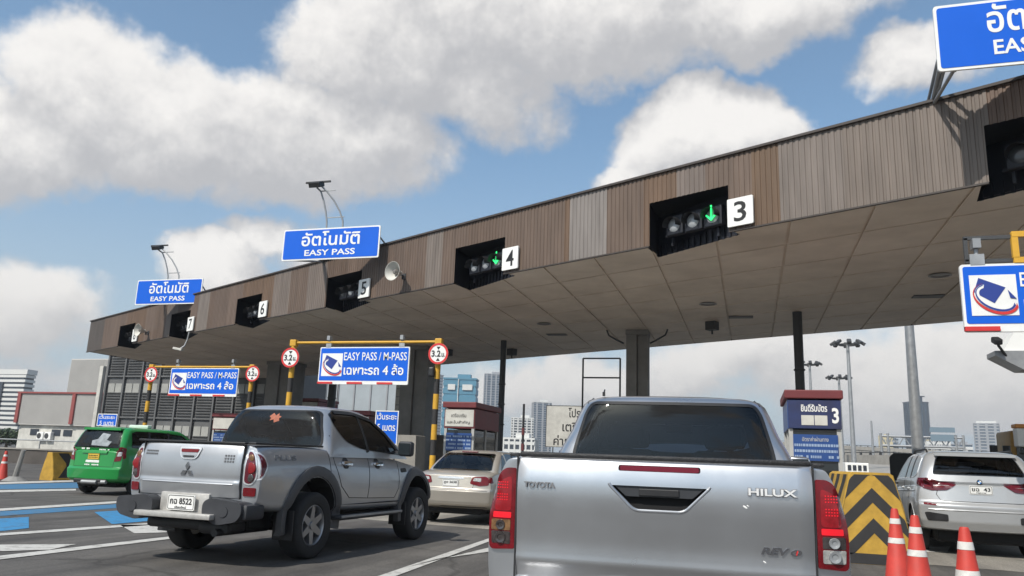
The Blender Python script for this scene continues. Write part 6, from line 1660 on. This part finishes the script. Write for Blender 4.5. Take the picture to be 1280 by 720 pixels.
# sheds at left
Yr = 62
def panel_wall(px0, px1, py0, Y, z0, label, face, frame, name, ribs=40, base=None, posts=()):
    a, b = P(px0, py0, Y), P(px1, py0, Y); w = b.x - a.x; H_ = (a.z + b.z) / 2
    t = thing(name, label, 'building', ((a.x + b.x) / 2, Y, 0), rad(-2))
    bm = bmesh.new(); box(bm, (0, 2, (z0 + H_) / 2), (w, 4, H_ - z0)); bd = finish(bm, 'cladding', face, t)
    bm = bmesh.new()
    for k in range(ribs): box(bm, (-w / 2 + w * (k + .5) / ribs, -.02, (z0 + H_) / 2), (w / ribs * .4, .05, H_ - z0 - .2))
    finish(bm, 'ribs', face, bd)
    if frame:
        bm = bmesh.new()
        box(bm, (0, -.10, H_ - .05), (w + .4, .16, .16))
        for u_ in posts: box(bm, (-w / 2 + w * u_, -.12, (z0 + H_) / 2), (.40, .18, H_ - z0 - .3))
        finish(bm, 'red_frame', frame, t)
    return t, w, H_
cladg = mat('grey_sheet_cladding', (.56, .545, .52), .6, var=.10, vscale=.4)
t, w, H_ = panel_wall(24, 132, 490.5, Yr, 2.9, 'long shed with grey sheet cladding and a red frame behind the taxi', cladg, mat('faded_red', (.27, .065, .06), .6, var=.2), 'clad_shed', 90, posts=(.01, .675, .99))
bm = bmesh.new(); box(bm, (0, 2.2, 1.45), (w * .96, 3.8, 2.9)); finish(bm, 'lower_wall', offwhite, t)
for u_ in (.22, .48, .62, .93):
    bm = bmesh.new(); box(bm, (-w / 2 + w * u_, .28, 2.2), (1.1, .06, .6)); finish(bm, 'window', fdark, t)
for u_ in (.33, .42):
    bm = bmesh.new(); box(bm, (-w / 2 + w * u_, .1, 1.85), (.85, .4, .75), bev=.04); ac = finish(bm, 'air_conditioner', white, t)
    bm = bmesh.new(); cyl(bm, (-w / 2 + w * u_ - .1, -.115, 1.85), (-w / 2 + w * u_ - .1, -.10, 1.85), .27, seg=18); finish(bm, 'fan_grille', steel, ac)
panel_wall(89, 141, 448.5, 78, 0, 'tall plain grey corrugated block behind the red framed shed', cladg, None, 'clad_block', 60)
# louvred dark wall building
Yl = 46
a, b = P(134, 447, Yl), P(352, 455, Yl); w = b.x - a.x; H_ = P(200, 440, Yl).z
t = thing('louvred_building', 'tall dark grey louvred building with rows of pale panes behind the farther easy pass sign', 'building', ((a.x + b.x) / 2, Yl, 0), rad(-3))
dark_l = mat('louvre_grey', (.14, .142, .145), .6, .2, var=.25, vscale=.6); pale_p = mat('pale_pane', (.34, .34, .32), .5, var=.2, vscale=1.2)
bm = bmesh.new(); box(bm, (0, 3, H_ / 2), (w, 6, H_)); finish(bm, 'wall', dark_l, t)
nb = 9; bw = w / nb
for i in range(nb):
    for r_ in range(3):
        bm = bmesh.new(); z0 = .4 + r_ * 2.9
        for k in range(9): box(bm, (-w / 2 + bw * (i + .5), -.06, z0 + .1 + k * .19), (bw * .80, .10, .07), rot=Matrix.Rotation(rad(25), 3, 'X'))
        finish(bm, 'louvre_slats', dark_l, t)
    for r_ in range(3):
        for s in (-1, 1):
            bm = bmesh.new(); box(bm, (-w / 2 + bw * (i + .5) + s * bw * .2, -.05, 2.35 + r_ * 2.9), (bw * .36, .05, .68)); finish(bm, 'pane', pale_p, t)
bm = bmesh.new()
for i in range(nb + 1): box(bm, (-w / 2 + bw * i, -.10, H_ / 2), (.13, .16, H_))
for r_ in range(4): box(bm, (0, -.08, .3 + r_ * 2.9), (w, .12, .10))
finish(bm, 'frame', dark_l, t)
bm = bmesh.new(); box(bm, (-w / 2 - .4, -.2, H_ / 2 - .5), (.3, .3, H_ - 1)); finish(bm, 'down_pipe', offwhite, t)
# pale sheet screens behind the middle gantry
Ys = 60
for (p0, p1, pt, lab) in ((366, 424, 470, 'pale blue grey sheet screen wall seen left under the middle hanging sign'), (424, 506, 478, 'pale blue grey sheet screen wall seen between the post and the broad column')):
    a, b = P(p0, pt, Ys), P(p1, pt, Ys); w = b.x - a.x; H_ = a.z
    t = thing('sheet_screen', lab, 'wall', ((a.x + b.x) / 2, Ys, 0))
    bm = bmesh.new(); box(bm, (0, .1, H_ / 2), (w, .2, H_)); finish(bm, 'sheet', mat('screen_sheet', (.36, .40, .43), .5, var=.12, vscale=.6) if 'screen_sheet' not in MATS else MATS['screen_sheet'], t)
    bm = bmesh.new()
    for k in range(5): box(bm, (-w / 2 + w * k / 4, -.03, H_ / 2), (.12, .1, H_))
    box(bm, (0, -.03, H_), (w, .12, .12)); finish(bm, 'frame', fgrey, t)
q = P(500, 520, 36); t = thing('white_pillar', 'narrow white pillar at the left edge of the broad concrete column', 'pillar', (q.x, 36, 0)); bm = bmesh.new()
box(bm, (0, 0, 2.6), (.42, .5, 5.2), bev=.03); finish(bm, 'pillar', offwhite, t); bm = bmesh.new()
for k in range(12): box(bm, (0, -.256, .5 + k * .4), (.34, .012, .05))
finish(bm, 'bands', fgrey, t)

# ------------------------------------------------------------------ elevated road, far gantry
def viaduct(name, label, pts, w, th, group=None):
    t = thing(name, label, 'elevated road', (pts[0][0], pts[0][1], 0))
    o = Vector((pts[0][0], pts[0][1], 0)); Q = [Vector(p) - o for p in pts]
    def strip_(bm, off0, off1, z0, z1):
        rows = []
        for i, p in enumerate(Q):
            d_ = (Q[min(i + 1, len(Q) - 1)] - Q[max(i - 1, 0)]); n_ = Vector((-d_.y, d_.x, 0)).normalized()
            rows.append([bm.verts.new(p + n_ * off0 + Vector((0, 0, z0))), bm.verts.new(p + n_ * off1 + Vector((0, 0, z0))), bm.verts.new(p + n_ * off1 + Vector((0, 0, z1))), bm.verts.new(p + n_ * off0 + Vector((0, 0, z1)))])
        for A, B in zip(rows, rows[1:]):
            for k in range(4): bm.faces.new((A[k], A[(k + 1) % 4], B[(k + 1) % 4], B[k]))
        bm.faces.new(rows[0]); bm.faces.new(rows[-1][::-1])
    bm = bmesh.new(); strip_(bm, -w / 2, w / 2, -th, 0); finish(bm, 'deck', concrete, t)
    for s in (-1, 1):
        bm = bmesh.new(); strip_(bm, s * w / 2 - .15, s * w / 2 + .15, .004, .85); pr = finish(bm, 'parapet', concrete, t)
        bm = bmesh.new(); strip_(bm, s * w / 2 - .05, s * w / 2 + .05, 1.05, 1.13)
        for A, B in zip(Q, Q[1:]):
            n = max(1, int((B - A).length / 2.2)); d_ = (B - A); n_ = Vector((-d_.y, d_.x, 0)).normalized()
            for k in range(n):
                p = A + d_ * k / n + n_ * s * w / 2; box(bm, (p.x, p.y, p.z + 1.0), (.22, .22, .30))
        finish(bm, 'rail', steel, pr)
    for A, B in zip(Q, Q[1:]):
        c_ = (A + B) / 2
        if c_.z > 2.5:
            bm = bmesh.new(); h = c_.z - th; box(bm, (c_.x, c_.y, h / 2), (1.6, 1.6, h)); box(bm, (c_.x, c_.y, h - .5), (w * .7, 1.8, 1.0)); finish(bm, 'pier', concdark, t)
    return t
def VP_(px, py, Y): p = P(px, py, Y); return (p.x, p.y, p.z - .9)
viaduct('ramp_road', 'curving concrete ramp with a dotted rail descending behind the chevron barrier', [VP_(1000, 566, 90), VP_(1050, 566, 78), VP_(1085, 571, 62), VP_(1112, 577, 48), VP_(1128, 584, 36)], 9, 1.4)
viaduct('elevated_road', 'far elevated expressway running along the horizon at right', [VP_(980, 552, 230), VP_(1060, 557, 215), VP_(1130, 560.5, 200), VP_(1210, 565, 190), VP_(1330, 570, 180)], 12, 2.0)
Yq = 95
a, b = P(1101, 545, Yq), P(1204, 547, Yq); w = b.x - a.x
t = thing('sign_gantry', 'distant steel sign gantry with blue grey boards above the SUV', 'gantry', (a.x, Yq, 0)); zt_ = a.z; bm = bmesh.new()
for x in (0, .7, w - .7, w): cyl(bm, (x, 0, 0), (x, 0, zt_ + .3), .14, seg=8)
for z in (zt_, zt_ - 1.0): cyl(bm, (0, 0, z), (w, 0, z), .12, seg=8)
n = 14
for k in range(n): cyl(bm, (w * k / n, 0, zt_ - (k % 2)), (w * (k + 1) / n, 0, zt_ - ((k + 1) % 2)), .06, seg=6)
finish(bm, 'truss', galv, t)
for (p0, p1, q0, q1) in ((1161, 1193, 534, 541), (1162, 1192, 543, 552)):
    A, B = P(p0, q0, Yq), P(p1, q1, Yq); bm = bmesh.new(); box(bm, ((A.x + B.x) / 2 - a.x, -.3, (A.z + B.z) / 2), (B.x - A.x, .1, A.z - B.z)); finish(bm, 'sign_board', mat('far_board', (.16, .22, .27), .5) if 'far_board' not in MATS else MATS['far_board'], t)

# ------------------------------------------------------------------ far vehicles and bits at right
q = P(1112, 580, 31); t = thing('covered_truck', 'small truck with black canvas cover ahead of the silver SUV', 'truck', (q.x + .86, 31, 0), rad(-9)); bm = bmesh.new()
bm2 = bm; slab_xz(bm, rnd([(-.85, 1.05), (.85, 1.05), (.85, 1.88), (.70, 2.0), (-.70, 2.0), (-.85, 1.88)], .08), 0, 2.6); finish(bm, 'canvas_cover', black, t)
bm = bmesh.new(); box(bm, (0, 1.3, .82), (1.7, 2.65, .46), bev=.03); finish(bm, 'cargo_bed', offwhite, t)
bm = bmesh.new(); box(bm, (0, 3.4, 1.0), (1.6, 1.3, 1.1), bev=.12); box(bm, (0, 3.3, 1.6), (1.45, 1.0, .4), bev=.12); finish(bm, 'cab', offwhite, t)
for sx in (-1, 1):
    bm = bmesh.new(); box(bm, (sx * .72, -.02, .80), (.14, .05, .2)); finish(bm, 'tail_lamp', redlens, t)
    for y in (.7, 3.4): wheel(t, sx * .72, y, .33, .2, 5, None, sx)
bm = bmesh.new(); box(bm, (0, 1.8, .45), (1.2, 3.6, .25)); finish(bm, 'underbody', darkwell, t)
q = P(1071, 583, 44); t = thing('site_cabin', 'low white cabin with a row of dark openings over the chevron barrier', 'cabin', (q.x, 44, 0)); bm = bmesh.new()
zt_ = P(1071, 578.5, 44).z; box(bm, (0, .6, zt_ / 2), (1.1, 1.4, zt_), bev=.03); finish(bm, 'shell', white, t)
for k in range(4):
    bm = bmesh.new(); box(bm, (-.36 + .24 * k, -.11, zt_ - .25), (.16, .04, .26)); finish(bm, 'opening', fdark, t)
# yellow plant vehicle at the right edge
q = P(1262, 575, 23); t = thing('construction_truck', 'yellow construction vehicle with two black exhaust stacks at the right edge', 'construction vehicle', (q.x + .9, 23, 0)); yc = mat('plant_yellow', (.36, .20, .035), .5, var=.3)
bm = bmesh.new(); box(bm, (0, 1.2, 1.25), (2.3, 2.6, .9), bev=.10); box(bm, (0, 2.2, .9), (1.9, 4.0, .5), bev=.05); finish(bm, 'engine_cover', yc, t, smooth_=True)
bm = bmesh.new(); box(bm, (.5, 3.2, 1.9), (1.3, 1.4, 1.4), bev=.08); cb_ = finish(bm, 'cab', yc, t, smooth_=True)
bm = bmesh.new(); box(bm, (.5, 2.49, 2.1), (1.05, .03, .75)); finish(bm, 'cab_window', boothglass, cb_)
for x in (-1.08, -.78):
    bm = bmesh.new(); cyl(bm, (x, .6, 1.6), (x, .6, P(1255, 556, 23).z), .09, seg=14); finish(bm, 'exhaust_stack', black, t, smooth_=True)
for sx in (-1, 1):
    for y in (.6, 3.4): wheel(t, sx * 1.0, y, .48, .35, 6, .28, sx, yc)
q = P(1272, 547, 21); t = thing('white_lamp_box', 'white box with an orange cap on a post above the yellow construction vehicle', 'signal box', (q.x + .1, 21, 0)); bm = bmesh.new()
box(bm, (.1, 0, q.z), (.5, .3, .42), bev=.03); finish(bm, 'box', white, t); bm = bmesh.new(); box(bm, (.1, 0, q.z + .26), (.54, .34, .09), bev=.02); finish(bm, 'orange_cap', mat('cap_orange', (.6, .25, .06), .5), t)
bm = bmesh.new(); cyl(bm, (.1, .05, 0), (.1, .05, q.z - .2), .05); box(bm, (.1, -.05, q.z - .30), (.4, .2, .16), bev=.04); finish(bm, 'post', steel, t)
# white eaves of the next booth
q = P(1244, 440, 13.2); t = thing('booth_roof_hut', 'white flat eaved roof corner below the logo sign at the right edge', 'toll booth', (q.x + 1.1, 13.2, 0)); z = q.z; bm = bmesh.new()
slab_xz(bm, [(-1.1, z - .05), (-.75, z - .26), (3.2, z - .26), (3.2, z + .02), (-1.1, z + .02)], 0, .45); finish(bm, 'eaves', galv, t)
bm = bmesh.new(); slab_xz(bm, [(-.98, z + .024), (3.2, z + .024), (3.2, z + .32), (-.80, z + .32)], .06, .42); finish(bm, 'roof_box', white, t)
bm = bmesh.new(); box(bm, (2.3, .25, (z - .26) / 2), (1.5, .36, z - .27)); finish(bm, 'body', boothgrey, t)
q = P(1246, 426, 13.0); t = thing('security_camera', 'small dark security camera over the white eaves at the right edge', 'camera', q); bm = bmesh.new()
box(bm, (0, 0, 0), (.11, .20, .09), bev=.02, rot=Matrix.Rotation(rad(20), 3, 'X')); finish(bm, 'housing', black, t); bm = bmesh.new(); cyl(bm, (.04, .1, -.05), (.25, .3, -.3), .02); finish(bm, 'bracket', steel, t)

# ------------------------------------------------------------------ trees at left
leaf = mat('leaf_green', (.045, .075, .03), .6, var=.45, vscale=.5); bark = mat('bark', (.10, .08, .06), .9, var=.3)
def tree(p, H_, Rc, label, seed):
    rr = random.Random(seed); t = thing('tree', label, 'tree', p, 0, 'trees behind the left wall'); bm = bmesh.new()
    cyl(bm, (0, 0, 0), (.1, 0, H_ * .5), .22, .12, seg=8); tips = []
    for k in range(7):
        a = rad(360 / 7 * k + rr.uniform(-20, 20)); e = Vector((Rc * .6 * math.cos(a), Rc * .6 * math.sin(a), H_ * rr.uniform(.6, .85))); cyl(bm, (.08, 0, H_ * rr.uniform(.3, .48)), e, .09, .03, seg=6); tips.append(e)
    finish(bm, 'trunk', bark, t); bm = bmesh.new(); tips.append(Vector((0, 0, H_ * .9)))
    for k in range(2600):
        c_ = rr.choice(tips); d_ = Vector((rr.gauss(0, 1), rr.gauss(0, 1), rr.gauss(0, .8))).normalized() * Rc * .45 * rr.random() ** .4; p_ = c_ + d_
        s = rr.uniform(.10, .22); n_ = Vector((rr.gauss(0, 1), rr.gauss(0, 1), rr.gauss(0, 1))).normalized(); u_ = n_.orthogonal().normalized() * s; v_ = n_.cross(u_) * .6
        quad(bm, [p_ - u_, p_ - v_, p_ + u_, p_ + v_])
    finish(bm, 'crown', leaf, t)
for i, (px, pt, Y, R_, lab) in enumerate(((10, 541, 75, 1.9, 'leafy tree just left of the red framed shed'), (-16, 540, 75, 2.2, 'leafy tree at the far left edge under the white high rise'))):
    p = P(px, pt, Y); tree((p.x, Y, 0), p.z, R_, lab, i)

# ------------------------------------------------------------------ vehicles
pickup_near(); pickup_far(); suv(); sedan(); taxi()
